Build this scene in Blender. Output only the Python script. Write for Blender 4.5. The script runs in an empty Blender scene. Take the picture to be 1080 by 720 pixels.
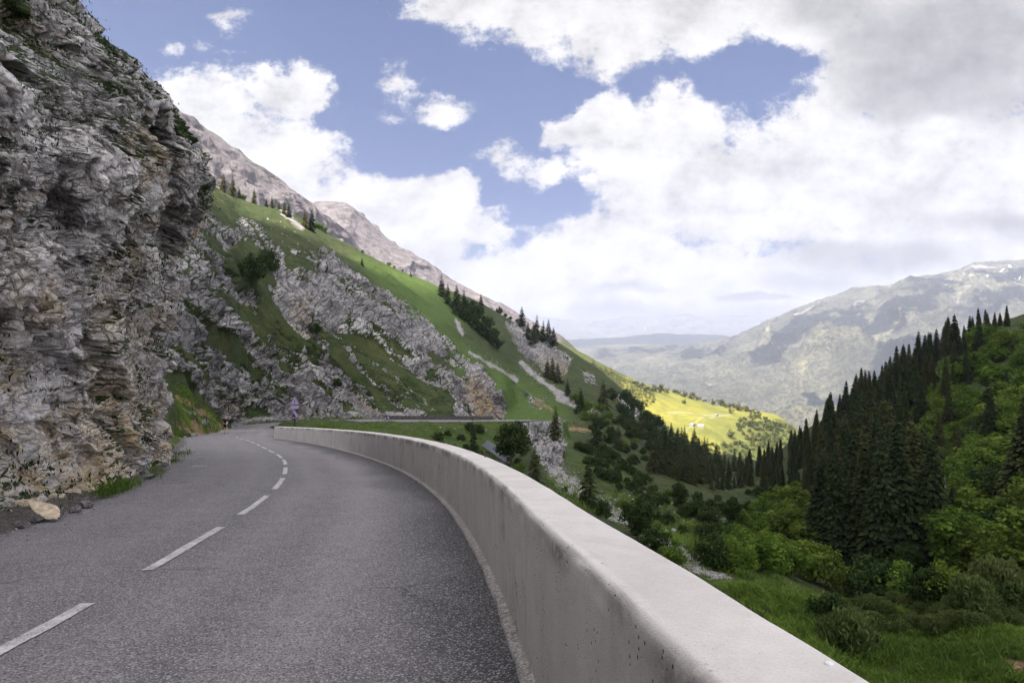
import bpy, math, random
import numpy as np

random.seed(7)
rng = np.random.default_rng(11)
SC = bpy.context.scene
COL = SC.collection
F, HOR, CX = 720.0, 385.0, 540.0      # focal length, horizon row and centre column of the photograph, in its pixels


def P(px, py, Y):
    return np.array(((px - CX) / F * Y, Y, (HOR - py) / F * Y))


# ---------------------------------------------------------------- noise
_perm = np.random.default_rng(3).permutation(256).astype(np.int32)
_perm = np.concatenate([_perm, _perm, _perm])
_grad = np.random.default_rng(4).normal(size=(256, 3)).astype(np.float32)
_grad /= np.linalg.norm(_grad, axis=1)[:, None]


def perlin(p):
    p = np.asarray(p, np.float32)
    i = np.floor(p).astype(np.int32)
    f = p - i
    i &= 255
    u = f * f * f * (f * (f * 6 - 15) + 10)
    out = 0
    for dx in (0, 1):
        wx = u[..., 0] if dx else 1 - u[..., 0]
        a = _perm[i[..., 0] + dx]
        for dy in (0, 1):
            wy = u[..., 1] if dy else 1 - u[..., 1]
            b = _perm[a + i[..., 1] + dy]
            for dz in (0, 1):
                wz = u[..., 2] if dz else 1 - u[..., 2]
                g = _grad[_perm[b + i[..., 2] + dz] & 255]
                d = g[..., 0] * (f[..., 0] - dx) + g[..., 1] * (f[..., 1] - dy) + g[..., 2] * (f[..., 2] - dz)
                out = out + wx * wy * wz * d
    return out * 1.5


def fbm(p, octaves=5, gain=0.5, lac=2.03):
    p = np.asarray(p, np.float32)
    a, out = 1.0, 0
    for k in range(octaves):
        out = out + a * perlin(p + 17.3 * k)
        p = p * lac
        a *= gain
    return out


def ridged(p, octaves=5, gain=0.55, lac=2.1):
    p = np.asarray(p, np.float32)
    a, out, w = 1.0, 0, 1.0
    for k in range(octaves):
        n = 1 - np.abs(perlin(p + 9.1 * k)) * 1.6
        n = np.clip(n, 0, 1) ** 2 * w
        w = np.clip(n * 1.6, 0, 1)
        out = out + a * n
        p = p * lac
        a *= gain
    return out


_rnd = np.random.default_rng(5).random((256, 8)).astype(np.float32)


def facets(p, tilt=0.9):
    """fractured blocks: every cell gets its own offset and its own tilted face; returns (height -1..1, edge distance, cell random)"""
    p = np.asarray(p, np.float32)
    i = np.floor(p).astype(np.int32)
    f = p - i
    i &= 255
    sh = p.shape[:-1]
    d1 = np.full(sh, 9e9, np.float32); d2 = np.full(sh, 9e9, np.float32)
    hh = np.zeros(sh, np.float32); rr = np.zeros(sh, np.float32)
    for dx in (-1, 0, 1):
        a = _perm[(i[..., 0] + dx) & 255]
        for dy in (-1, 0, 1):
            b = _perm[a + ((i[..., 1] + dy) & 255)]
            for dz in (-1, 0, 1):
                R = _rnd[_perm[b + ((i[..., 2] + dz) & 255)] & 255]
                vx = f[..., 0] - dx - R[..., 0]; vy = f[..., 1] - dy - R[..., 1]; vz = f[..., 2] - dz - R[..., 2]
                d = vx * vx + vy * vy + vz * vz
                m = d < d1
                d2 = np.where(m, d1, np.minimum(d2, d))
                h = (R[..., 3] - .5) * 1.4 + tilt * ((R[..., 4] - .5) * vx + (R[..., 5] - .5) * vy + (R[..., 6] - .5) * vz) * 2
                hh = np.where(m, h, hh); rr = np.where(m, R[..., 7], rr)
                d1 = np.where(m, d, d1)
    return hh, np.sqrt(d2) - np.sqrt(d1), rr


def sstep(a, b, x):
    t = np.clip((x - a) / (b - a), 0, 1)
    return t * t * (3 - 2 * t)


def pchip(x, y, xq):
    """monotone cubic through (x, y[..., k]) at xq; works on the last axis of y"""
    x = np.asarray(x, float); y = np.asarray(y, float); xq = np.asarray(xq, float)
    h = np.diff(x); d = np.diff(y, axis=-1) / h
    m = np.zeros_like(y)
    if len(x) > 2:
        w1 = 2 * h[1:] + h[:-1]; w2 = h[1:] + 2 * h[:-1]
        a, b = d[..., :-1], d[..., 1:]
        ok = a * b > 0
        with np.errstate(all='ignore'):
            m[..., 1:-1] = np.where(ok, (w1 + w2) / (w1 / np.where(ok, a, 1) + w2 / np.where(ok, b, 1)), 0)
    m[..., 0] = d[..., 0]; m[..., -1] = d[..., -1]
    k = np.clip(np.searchsorted(x, xq, side='right') - 1, 0, len(x) - 2)
    t = (xq - x[k]) / h[k]
    h00 = (1 + 2 * t) * (1 - t) ** 2; h10 = t * (1 - t) ** 2; h01 = t * t * (3 - 2 * t); h11 = t * t * (t - 1)
    return h00 * y[..., k] + h10 * h[k] * m[..., k] + h01 * y[..., k + 1] + h11 * h[k] * m[..., k + 1]


def in_poly(px, py, poly):
    px = np.asarray(px, float); py = np.asarray(py, float)
    r = np.zeros(px.shape, bool)
    n = len(poly)
    for i in range(n):
        x0, y0 = poly[i]; x1, y1 = poly[(i + 1) % n]
        if y0 == y1: continue
        c = ((y0 > py) != (y1 > py)) & (px < (x1 - x0) * (py - y0) / (y1 - y0) + x0)
        r ^= c
    return r


# ---------------------------------------------------------------- object helpers
def tag(o, label=None, cat=None, group=None, kind=None):
    if label: o['label'] = label
    if cat: o['category'] = cat
    if group: o['group'] = group
    if kind: o['kind'] = kind
    return o


def link(name, me, mat=None, parent=None):
    if mat is not None:
        me.materials.clear()
        for m in (mat if isinstance(mat, (list, tuple)) else [mat]): me.materials.append(m)
    o = bpy.data.objects.new(name, me)
    COL.objects.link(o)
    if parent is not None: o.parent = parent
    return o


def mesh(name, verts, faces, smooth=True, attrs=None, midx=None):
    """faces: (n,4) or (n,3) int array, or a list of arrays/lists of mixed size"""
    me = bpy.data.meshes.new(name)
    verts = np.asarray(verts, np.float32)
    if isinstance(faces, np.ndarray):
        n, k = faces.shape
        loops = faces.astype(np.int32).ravel(); starts = np.arange(0, n * k, k, dtype=np.int32)
    else:
        sizes = np.array([len(f) for f in faces], np.int32)
        loops = np.fromiter((i for f in faces for i in f), np.int32); starts = np.concatenate([[0], np.cumsum(sizes)[:-1]]).astype(np.int32)
        n = len(faces)
    me.vertices.add(len(verts)); me.vertices.foreach_set('co', verts.ravel())
    me.loops.add(len(loops)); me.loops.foreach_set('vertex_index', loops)
    me.polygons.add(n); me.polygons.foreach_set('loop_start', starts)
    me.update(calc_edges=True)
    me.polygons.foreach_set('use_smooth', np.full(n, smooth, bool))
    if midx is not None: me.polygons.foreach_set('material_index', np.asarray(midx, np.int32))
    for k, v in (attrs or {}).items():
        a = me.attributes.new(k, 'FLOAT', 'POINT'); a.data.foreach_set('value', np.asarray(v, np.float32).ravel())
    me.validate()
    return me


def grid_faces(nr, nc):
    i = np.arange((nr - 1) * (nc - 1)); r, c = i // (nc - 1), i % (nc - 1)
    a = r * nc + c
    return np.stack([a, a + 1, a + nc + 1, a + nc], 1)


def grid_normals(V):
    du = np.gradient(V, axis=1); dv = np.gradient(V, axis=0)
    n = np.cross(du, dv)
    return n / np.maximum(np.linalg.norm(n, axis=-1, keepdims=True), 1e-9)


class MB:
    """collects simple solids into one mesh"""
    def __init__(s): s.v, s.f = [], []
    def add(s, v, f):
        b = len(s.v); s.v += [tuple(x) for x in v]; s.f += [[i + b for i in q] for q in f]
    def box(s, c, d, rot=None, taper=1.0):
        x, y, z = (k / 2 for k in d)
        v = [(-x, -y, -z), (x, -y, -z), (x, y, -z), (-x, y, -z), (-x * taper, -y * taper, z), (x * taper, -y * taper, z), (x * taper, y * taper, z), (-x * taper, y * taper, z)]
        if rot is not None: v = [tuple(np.asarray(rot) @ np.array(p)) for p in v]
        s.add([np.array(p) + np.array(c) for p in v], [(3, 2, 1, 0), (4, 5, 6, 7), (0, 1, 5, 4), (1, 2, 6, 5), (2, 3, 7, 6), (3, 0, 4, 7)])
    def tube(s, pts, rad, n=10, cap=True):
        pts = [np.array(p, float) for p in pts]; rad = rad if isinstance(rad, (list, tuple)) else [rad] * len(pts)
        V, Fc = [], []
        for k, p in enumerate(pts):
            t = pts[min(k + 1, len(pts) - 1)] - pts[max(k - 1, 0)]; t /= np.linalg.norm(t)
            a = np.cross(t, (0, 0, 1) if abs(t[2]) < .9 else (1, 0, 0)); a /= np.linalg.norm(a); b = np.cross(t, a)
            for j in range(n):
                an = 2 * math.pi * j / n
                V.append(p + rad[k] * (math.cos(an) * a + math.sin(an) * b))
        for k in range(len(pts) - 1):
            for j in range(n):
                Fc.append((k * n + j, k * n + (j + 1) % n, (k + 1) * n + (j + 1) % n, (k + 1) * n + j))
        if cap: Fc += [tuple(range(n))[::-1], tuple(range((len(pts) - 1) * n, len(pts) * n))]
        s.add(V, Fc)
    def ngon_prism(s, pts, off):
        n = len(pts); off = np.array(off)
        V = [np.array(p) for p in pts] + [np.array(p) + off for p in pts]
        s.add(V, [tuple(range(n))[::-1], tuple(range(n, 2 * n))] + [(i, (i + 1) % n, n + (i + 1) % n, n + i) for i in range(n)])
    def build(s, name, mat, parent=None, smooth=False):
        return link(name, mesh(name, np.array(s.v), s.f, smooth), mat, parent)


# ---------------------------------------------------------------- material helpers
class M:
    def __init__(s, name):
        s.m = bpy.data.materials.new(name); s.m.use_nodes = True
        s.t = s.m.node_tree; s.t.nodes.clear()
        s.out = s.t.nodes.new('ShaderNodeOutputMaterial')
    def n(s, kind, ins=None, **kw):
        nd = s.t.nodes.new('ShaderNode' + kind)
        for k, v in kw.items(): setattr(nd, k, v)
        for k, v in (ins or {}).items(): s.put(nd, k, v)
        return nd
    def put(s, nd, k, v):
        sock = nd.inputs[k]
        if isinstance(v, bpy.types.NodeSocket): s.t.links.new(v, sock)
        elif isinstance(v, bpy.types.Node): s.t.links.new(v.outputs[0], sock)
        elif isinstance(v, (tuple, list)) and len(v) == 3 and sock.type == 'RGBA': sock.default_value = (*v, 1)
        else: sock.default_value = v
    def attr(s, name): return s.n('Attribute', attribute_name=name).outputs['Fac']
    def pos(s): return s.n('NewGeometry').outputs['Position']
    def noise(s, scale, detail=6, rough=.6, vec=None, dist=0.0):
        return s.n('TexNoise', {'Vector': vec if vec is not None else s.pos(), 'Scale': scale, 'Detail': detail, 'Roughness': rough, 'Distortion': dist}).outputs['Fac']
    def vor(s, scale, vec=None, feature='F1', out='Distance'):
        return s.n('TexVoronoi', {'Vector': vec if vec is not None else s.pos(), 'Scale': scale}, feature=feature).outputs[out]
    def math(s, op, a, b=0.0, c=0.0, clamp=False):
        nd = s.n('Math', operation=op, use_clamp=clamp)
        s.put(nd, 0, a); s.put(nd, 1, b)
        if len(nd.inputs) > 2: s.put(nd, 2, c)
        return nd.outputs[0]
    def ramp(s, x, lo, hi, a=0.0, b=1.0, smooth=True):
        nd = s.n('MapRange', {'Value': x, 'From Min': lo, 'From Max': hi, 'To Min': a, 'To Max': b}, interpolation_type='SMOOTHSTEP' if smooth else 'LINEAR')
        return nd.outputs[0]
    def mix(s, f, a, b, blend='MIX'):
        nd = s.n('Mix', data_type='RGBA', blend_type=blend)
        s.put(nd, 0, f); s.put(nd, 6, a); s.put(nd, 7, b)
        return nd.outputs[2]
    def scale(s, vec, v):
        nd = s.n('VectorMath', operation='MULTIPLY'); s.put(nd, 0, vec); nd.inputs[1].default_value = v
        return nd.outputs[0]
    def bump(s, h, dist, strength=1.0, normal=None):
        ins = {'Height': h, 'Distance': dist, 'Strength': strength}
        if normal is not None: ins['Normal'] = normal
        return s.n('Bump', ins).outputs[0]
    def done(s, color, rough=.9, normal=None, spec=.3, metal=0.0):
        b = s.n('BsdfPrincipled', {'Base Color': color, 'Roughness': rough, 'Specular IOR Level': spec, 'Metallic': metal})
        if normal is not None: s.put(b, 'Normal', normal)
        s.t.links.new(b.outputs[0], s.out.inputs[0])
        return s.m


def plain(name, color, rough=.7, spec=.3, metal=0.0, var=.25, sc=8.0):
    m = M(name)
    n = m.noise(sc, 4)
    f = m.ramp(n, .3, .7, 1 - var, 1 + var, False)
    c = m.n('VectorMath', operation='SCALE'); c.inputs[0].default_value = color; m.put(c, 'Scale', f)
    return m.done(c.outputs[0], rough, spec=spec, metal=metal)


# ================================================================ SUN, SKY, CAMERA
SUN = np.array((-.42, -.46, .78)); SUN /= np.linalg.norm(SUN)
el = math.asin(SUN[2]); rotz = math.atan2(SUN[0], SUN[1])
sun = bpy.data.lights.new('sun', 'SUN'); sun.energy = 4.8; sun.angle = math.radians(.5); sun.color = (1.0, .93, .82)
so = bpy.data.objects.new('sun', sun); COL.objects.link(so)
from mathutils import Vector
so.rotation_euler = Vector(SUN).to_track_quat('Z', 'Y').to_euler()

world = bpy.data.worlds.new('World'); SC.world = world; world.use_nodes = True
W = M.__new__(M); W.t = world.node_tree; W.t.nodes.clear(); W.m = world
W.out = W.t.nodes.new('ShaderNodeOutputWorld')
sky = W.n('TexSky', sky_type='NISHITA', sun_disc=False, sun_elevation=el, sun_rotation=rotz, altitude=1400, air_density=1.0, dust_density=.6, ozone_density=2.0)
D = W.n('TexCoord').outputs['Generated']
sep = W.n('SeparateXYZ', {0: D})
dx, dy, dz = sep.outputs
yy = W.math('MAXIMUM', dy, .06)
U = W.math('ADD', W.math('MULTIPLY', W.math('DIVIDE', dx, yy), 7.2), 5.4)
V_ = W.math('SUBTRACT', 3.85, W.math('MULTIPLY', W.math('DIVIDE', dz, yy), 7.2))
front = W.ramp(dy, .08, .3)
Cv = W.n('CombineXYZ', {0: U, 1: V_, 2: 0.0}).outputs[0]


def wnoise(scale, detail, rough, off=(0, 0, 0), vec=None, color=False, stretch=(1, 1.25, 1)):
    v = W.n('Mapping', {'Vector': vec if vec is not None else Cv, 'Location': off, 'Scale': stretch})
    t = W.n('TexNoise', {'Vector': v, 'Scale': scale, 'Detail': detail, 'Roughness': rough})
    return t.outputs['Color' if color else 'Fac']


wa = W.n('VectorMath', operation='SUBTRACT'); W.put(wa, 0, wnoise(.9, 9, .62, color=True)); wa.inputs[1].default_value = (.5, .5, .5)
wb = W.n('VectorMath', operation='MULTIPLY_ADD'); W.put(wb, 0, wa); wb.inputs[1].default_value = (.85, .6, 0); W.put(wb, 2, Cv)
Cw = wb.outputs[0]


def blob(cx, cy, rx, ry, w=1.0, rot=0.0):
    d = W.n('Mapping', {'Vector': Cw, 'Location': (cx, cy, 0), 'Rotation': (0, 0, rot), 'Scale': (rx, ry, 1)}, vector_type='TEXTURE')
    l = W.n('VectorMath', {0: d}, operation='LENGTH').outputs['Value']
    return W.math('MULTIPLY', W.math('SUBTRACT', 1.0, l), w)


def bmax(lst):
    r = None
    for b in lst:
        v = blob(*b)
        if r is None: r = v
        else:
            nd = W.n('Math', operation='SMOOTH_MAX'); W.put(nd, 0, r); W.put(nd, 1, v); nd.inputs[2].default_value = .25
            r = nd.outputs[0]
    return r


clouds = bmax([
    # bank behind the near rock and the grey ridge
    (2.1, 1.25, .95, .6), (3.05, .98, .62, .30), (2.7, 1.9, 1.2, .75), (3.9, 2.25, .85, .55), (4.55, 2.45, .8, .48), (5.05, 2.4, .45, .24), (3.6, 2.8, 2.0, .7), (5.0, 3.0, 1.3, .42),
    # little wisps in the blue
    (4.12, .85, .26, .18, .42), (4.65, 1.2, .55, .17, .42), (5.28, 1.75, .34, .3, .62), (5.8, 1.92, .4, .2, .62), (4.75, 2.02, .4, .16, .55), (2.3, .14, .3, .12, .3), (1.85, .45, .3, .12, .35),
    # bank across the top
    (4.9, -.05, .85, .36), (5.75, .08, 1.0, .5), (6.5, .42, .75, .45), (7.35, .1, 1.0, .56), (8.6, .1, 1.1, .62), (10.0, .5, 2.0, 1.2), (8.9, .95, .55, .7),
    # the big cumulus
    (6.05, 1.35, .5, .3), (6.55, 1.55, .55, .5), (7.2, 1.35, .6, .45), (7.1, 2.0, 1.1, .85), (8.1, 2.0, 1.3, .95), (9.5, 2.0, 1.8, 1.2), (10.6, 2.2, 1.5, 1.5), (6.3, 2.5, .75, .38),
    (5.7, 2.85, .95, .38), (7.0, 2.95, 1.9, .55), (8.8, 3.0, 2.2, .55), (10.4, 3.0, 1.8, .6), (6.6, 3.3, 3.5, .4),
])
holes = bmax([(8.05, .80, .36, .55, .9), (7.45, 1.05, .4, .22, .7), (5.6, 1.1, .7, .45), (5.95, 2.15, .32, .38), (5.2, 2.05, .3, .15), (3.45, 1.25, .25, .18), (4.2, 1.6, .6, .35)])
n1 = wnoise(1.5, 14, .66, (3.1, 1.7, 0))
n2 = wnoise(5.5, 8, .62, (8.1, 2.2, 0))
bil = W.math('ABSOLUTE', W.math('SUBTRACT', n2, .5))
dens = W.math('ADD', clouds, W.math('MULTIPLY', W.math('SUBTRACT', n1, .5), 1.75))
dens = W.math('ADD', dens, W.math('MULTIPLY', W.math('SUBTRACT', .12, bil), .8))
dens = W.math('SUBTRACT', dens, W.math('MULTIPLY', W.math('MAXIMUM', holes, 0.0), .62))
cov_f = W.ramp(dens, .04, .40)
# the rest of the dome, outside the frame: broken bright cloud
nb = W.n('TexNoise', {'Vector': D, 'Scale': 3.2, 'Detail': 8, 'Roughness': .6}).outputs['Fac']
cov_b = W.ramp(nb, .42, .58)
high = W.ramp(dz, .50, .62)
cmix = W.math('MAXIMUM', W.math('SUBTRACT', 1.0, front), high)
cov = W.n('Mix', {0: cmix, 2: cov_f, 3: cov_b}, data_type='FLOAT').outputs[0]
low = W.ramp(dz, .20, .03)
cov = W.math('MAXIMUM', cov, W.math('MULTIPLY', low, .86))
# tone of the clouds: bright sides towards the sun, grey bases
n1s = wnoise(1.5, 14, .66, (3.1 + .22, 1.7 + .30, 0))
n2s = wnoise(5.5, 8, .62, (8.1 + .35, 2.2 + .45, 0))
relief = W.math('ADD', W.math('MULTIPLY', W.math('SUBTRACT', n1, n1s), 1.8), W.math('MULTIPLY', W.math('SUBTRACT', n2, n2s), .36))
thick = W.ramp(dens, .3, 1.1)
grey = bmax([(10.2, .55, 2.0, .95, 1.1), (9.6, 1.05, 1.2, .4, .8), (8.9, .1, 1.2, .45, .55), (9.2, 2.72, 1.5, .26, .8), (10.4, 2.4, 1.1, .25, .5), (7.9, 3.12, .6, .07, 1.3), (6.6, 3.02, .8, .10, .5), (7.2, .0, 1.2, .3, .35), (9.4, 2.1, .9, .2, .3), (5.9, .1, .8, .2, .2), (3.2, 2.5, 1.2, .3, .25), (7.5, 2.5, .8, .2, .25), (6.8, 3.32, 4.5, .22, .75), (8.6, 2.95, 1.6, .2, .45), (4.2, 2.75, 1.5, .3, .4)])
grey = W.ramp(W.math('ADD', grey, W.math('MULTIPLY', W.math('SUBTRACT', n1, .5), .7)), .02, .6)
tone = W.math('SUBTRACT', 1.04, W.math('MULTIPLY', grey, .34))
tone = W.math('ADD', tone, W.math('MULTIPLY', relief, W.math('SUBTRACT', .55, W.math('MULTIPLY', grey, .25))))
tone = W.math('SUBTRACT', tone, W.math('MULTIPLY', thick, .06))
tone = W.math('MAXIMUM', tone, .5)
boost = W.ramp(W.n('Mix', {0: cmix, 2: 0.0, 3: 1.0}, data_type='FLOAT').outputs[0], 0, 1, 1.0, 5.0)
tone = W.math('MULTIPLY', tone, boost)
CLOUD = 4.3
ccol = W.n('Mix', {0: W.math('MULTIPLY', tone, 1.0), 6: (.50, .47, .50, 1), 7: (1.0, .985, .97, 1)}, data_type='RGBA').outputs[2]
cc = W.n('VectorMath', operation='SCALE'); W.put(cc, 0, ccol); W.put(cc, 'Scale', W.math('MULTIPLY', tone, CLOUD))
# clear sky: the physical sky, a little milkier
skc = W.n('VectorMath', operation='MULTIPLY'); W.put(skc, 0, sky.outputs[0]); skc.inputs[1].default_value = (.40, .39, .50)
skm = W.n('Mix', {0: .45, 6: skc.outputs[0], 7: (.42, .88, 2.25, 1)}, data_type='RGBA').outputs[2]
fin = W.n('Mix', {0: cov, 6: skm, 7: cc.outputs[0]}, data_type='RGBA').outputs[2]
bg = W.n('Background', {'Color': fin, 'Strength': .05})
W.t.links.new(bg.outputs[0], W.out.inputs[0])

cam = bpy.data.cameras.new('camera'); cam.sensor_width = 36; cam.lens = 24; cam.shift_y = 25 / 1080
cam.clip_start = .05; cam.clip_end = 60000
co = bpy.data.objects.new('camera', cam); COL.objects.link(co); co.rotation_euler = (math.pi / 2, 0, 0)
SC.camera = co
vs = SC.view_settings; vs.view_transform = 'Standard'; vs.look = 'None'; vs.gamma = 1; vs.exposure = 2.03; vs.use_curve_mapping = False
SC.cycles.use_denoising = True
SC.cycles.max_bounces = 6; SC.cycles.diffuse_bounces = 2; SC.cycles.glossy_bounces = 2; SC.cycles.transmission_bounces = 3
SC.cycles.transparent_max_bounces = 8; SC.cycles.volume_bounces = 0; SC.cycles.caustics_reflective = False; SC.cycles.caustics_refractive = False

# ================================================================ MATERIALS
def rock_material(name, s, ochre_col, base_lo, base_hi, bump=1.0):
    """limestone; s = size of the features in metres"""
    m = M(name)
    p = m.pos()
    n_big = m.noise(.35 / s, 5, .6, p, .3)
    n_mid = m.noise(1.6 / s, 7, .65, p, .4)
    n_fine = m.noise(14 / s, 6, .7, p)
    streak = m.noise(1.1 / s, 6, .62, m.scale(p, (1, 1, .22)), .5)
    cell = m.attr('cell')
    base = m.mix(m.ramp(m.math('ADD', m.math('MULTIPLY', n_mid, .6), m.math('MULTIPLY', cell, .4)), .25, .75), base_lo, base_hi)
    base = m.mix(m.ramp(n_fine, .35, .75, 0, .35), base, (.70, .665, .65))
    base = m.mix(m.ramp(n_fine, .50, .30, 0, .40), base, (.09, .085, .09))
    base = m.mix(m.math('MULTIPLY', m.ramp(streak, .55, .72), .45), base, (.12, .113, .118))
    wv = m.n('VectorMath', {0: p, 1: m.n('VectorMath', {0: m.n('TexNoise', {'Vector': p, 'Scale': 1.1 / s, 'Detail': 5}).outputs['Color']}, operation='SCALE').outputs[0]}, operation='ADD').outputs[0]
    rot = m.n('Mapping', {'Vector': wv, 'Rotation': (math.radians(14), 0, math.radians(18))}).outputs[0]
    ck = m.math('MAXIMUM', m.ramp(m.vor(.75 / s, m.scale(rot, (1, .5, 1.15)), 'DISTANCE_TO_EDGE'), .055, 0), m.math('MULTIPLY', m.ramp(m.vor(2.3 / s, m.scale(rot, (1, .5, 1.2)), 'DISTANCE_TO_EDGE'), .08, 0), .8))
    ck = m.math('MAXIMUM', ck, m.math('MULTIPLY', m.ramp(m.vor(6.5 / s, m.scale(rot, (1, .55, 1.2)), 'DISTANCE_TO_EDGE'), .10, 0), .5))
    ck = m.math('MULTIPLY', ck, m.ramp(n_mid, .36, .6))
    base = m.mix(m.math('MULTIPLY', ck, .9), base, (.034, .037, .038))
    och = m.math('MULTIPLY', m.attr('ochre'), m.ramp(m.math('ADD', m.math('MULTIPLY', n_big, .5), m.math('MULTIPLY', n_mid, .5)), .40, .62))
    base = m.mix(och, base, ochre_col)
    g = m.math('MULTIPLY', m.attr('moss'), 1.0)
    gn = m.noise(5 / s, 6, .7, p)
    gm = m.ramp(m.math('ADD', g, m.math('MULTIPLY', m.math('SUBTRACT', gn, .5), .9)), .42, .58)
    gcol = m.mix(m.ramp(m.noise(22 / s, 5, .7, p), .3, .7), (.012, .020, .008), (.045, .068, .018))
    gcol = m.mix(m.ramp(m.noise(2 / s, 3), .5, .7, 0, .6), gcol, (.06, .058, .022))
    col = m.mix(gm, base, gcol)
    h = m.math('ADD', m.math('MULTIPLY', n_fine, .35), m.math('SUBTRACT', m.math('MULTIPLY', m.noise(5 / s, 8, .7, p, .6), 1.0), ck))
    nrm = m.bump(h, .12 * s * bump, .9)
    return m.done(col, .92, nrm, spec=.2)


MAT = {}
MAT['cliff'] = rock_material('limestone_near', 1.0, (.46, .35, .21), (.36, .34, .345), (.70, .66, .65))


def hill_material():
    m = M('hillside_ground')
    p = m.pos()
    # grass
    n_l = m.noise(.045, 6, .6, p, .4); n_m = m.noise(.28, 7, .68, p, .3); n_f = m.noise(2.2, 6, .75, p); n_ff = m.noise(9, 3, .7, p)
    g = m.mix(m.ramp(n_m, .34, .66), (.011, .021, .006), (.036, .050, .012))
    g = m.mix(m.ramp(n_l, .42, .64, 0, .5), g, (.046, .054, .015))
    g = m.mix(m.ramp(m.noise(.11, 9, .75, p, .8), .52, .66, 0, .7), g, (.085, .080, .028))
    g = m.mix(m.ramp(m.noise(.6, 6, .8, p, .3), .56, .70, 0, .75), g, (.012, .020, .006))
    g = m.mix(m.ramp(n_f, .42, .68, 0, .55), g, (.052, .068, .018))
    g = m.mix(m.ramp(n_f, .48, .28, 0, .7), g, (.007, .013, .004))
    g = m.mix(m.ramp(n_ff, .6, .75, 0, .5), g, (.075, .085, .028))
    g = m.mix(m.math('MULTIPLY', m.attr('lush'), .8), g, m.mix(m.ramp(n_f, .3, .7), (.045, .086, .012), (.090, .140, .024)))
    # limestone, cut by cracks that follow the dipping beds
    rot = m.n('Mapping', {'Vector': m.n('VectorMath', {0: p, 1: m.n('VectorMath', {0: m.n('TexNoise', {'Vector': p, 'Scale': .35, 'Detail': 4}).outputs['Color']}, operation='SCALE')}, operation='ADD').outputs[0], 'Rotation': (0, math.radians(40), 0)}).outputs[0]
    crk1 = m.ramp(m.vor(.30, m.scale(rot, (.45, .7, 1.3)), 'DISTANCE_TO_EDGE'), .07, .0)
    crk2 = m.ramp(m.vor(.85, m.scale(rot, (.45, .7, 1.3)), 'DISTANCE_TO_EDGE'), .09, .0)
    crk = m.math('MAXIMUM', crk1, m.math('MULTIPLY', crk2, .8))
    r_m = m.noise(.5, 8, .68, p, .5); r_f = m.noise(3.0, 6, .7, p); cell = m.attr('cell')
    r = m.mix(m.ramp(m.math('ADD', m.math('MULTIPLY', r_m, .55), m.math('MULTIPLY', cell, .45)), .28, .72), (.20, .187, .188), (.50, .47, .46))
    r = m.mix(m.ramp(r_f, .5, .3, 0, .6), r, (.075, .072, .075))
    r = m.mix(m.ramp(m.noise(.35, 6, .65, m.scale(p, (1, 1, .25)), .4), .56, .7, 0, .55), r, (.085, .085, .095))
    r = m.mix(m.math('MULTIPLY', m.attr('ochre'), m.ramp(r_m, .38, .6)), r, (.40, .28, .13))
    r = m.mix(m.math('MULTIPLY', crk, .8), r, (.05, .048, .05))
    rk = m.ramp(m.math('SUBTRACT', m.math('ADD', m.attr('rock'), m.math('ADD', m.math('MULTIPLY', m.math('SUBTRACT', r_f, .5), .7), m.math('MULTIPLY', m.math('SUBTRACT', m.noise(.55, 7, .75, p, .4), .5), 1.25))), m.math('MULTIPLY', crk, .45)), .44, .56)
    # loose pale stones and bare earth
    st = m.mix(m.ramp(m.vor(1.6, p), .1, .7), (.30, .28, .275), (.15, .14, .137))
    st = m.mix(m.ramp(m.noise(4, 4, .7, p), .35, .65, 0, .5), st, (.38, .355, .345))
    sk = m.ramp(m.math('ADD', m.attr('scree'), m.math('MULTIPLY', m.math('SUBTRACT', m.noise(.7, 9, .8, p), .5), 2.1)), .46, .60)
    ea = m.mix(m.ramp(r_f, .3, .7), (.15, .095, .05), (.30, .20, .12))
    ek = m.ramp(m.math('ADD', m.attr('earth'), m.math('MULTIPLY', m.math('SUBTRACT', m.noise(.8, 8, .78, p), .5), 1.9)), .46, .64)
    c = m.mix(rk, g, r); c = m.mix(sk, c, st); c = m.mix(ek, c, ea)
    hg = m.math('ADD', m.math('MULTIPLY', n_f, .5), m.math('MULTIPLY', n_ff, .25))
    hr = m.math('ADD', m.math('SUBTRACT', m.math('MULTIPLY', m.noise(1.6, 8, .7, p, .5), 1.3), crk), m.math('MULTIPLY', r_f, .5))
    h = m.n('Mix', {0: rk, 2: hg, 3: hr}, data_type='FLOAT').outputs[0]
    return m.done(c, .95, m.bump(h, .8, .9), spec=.15)


MAT['hill'] = hill_material()


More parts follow.
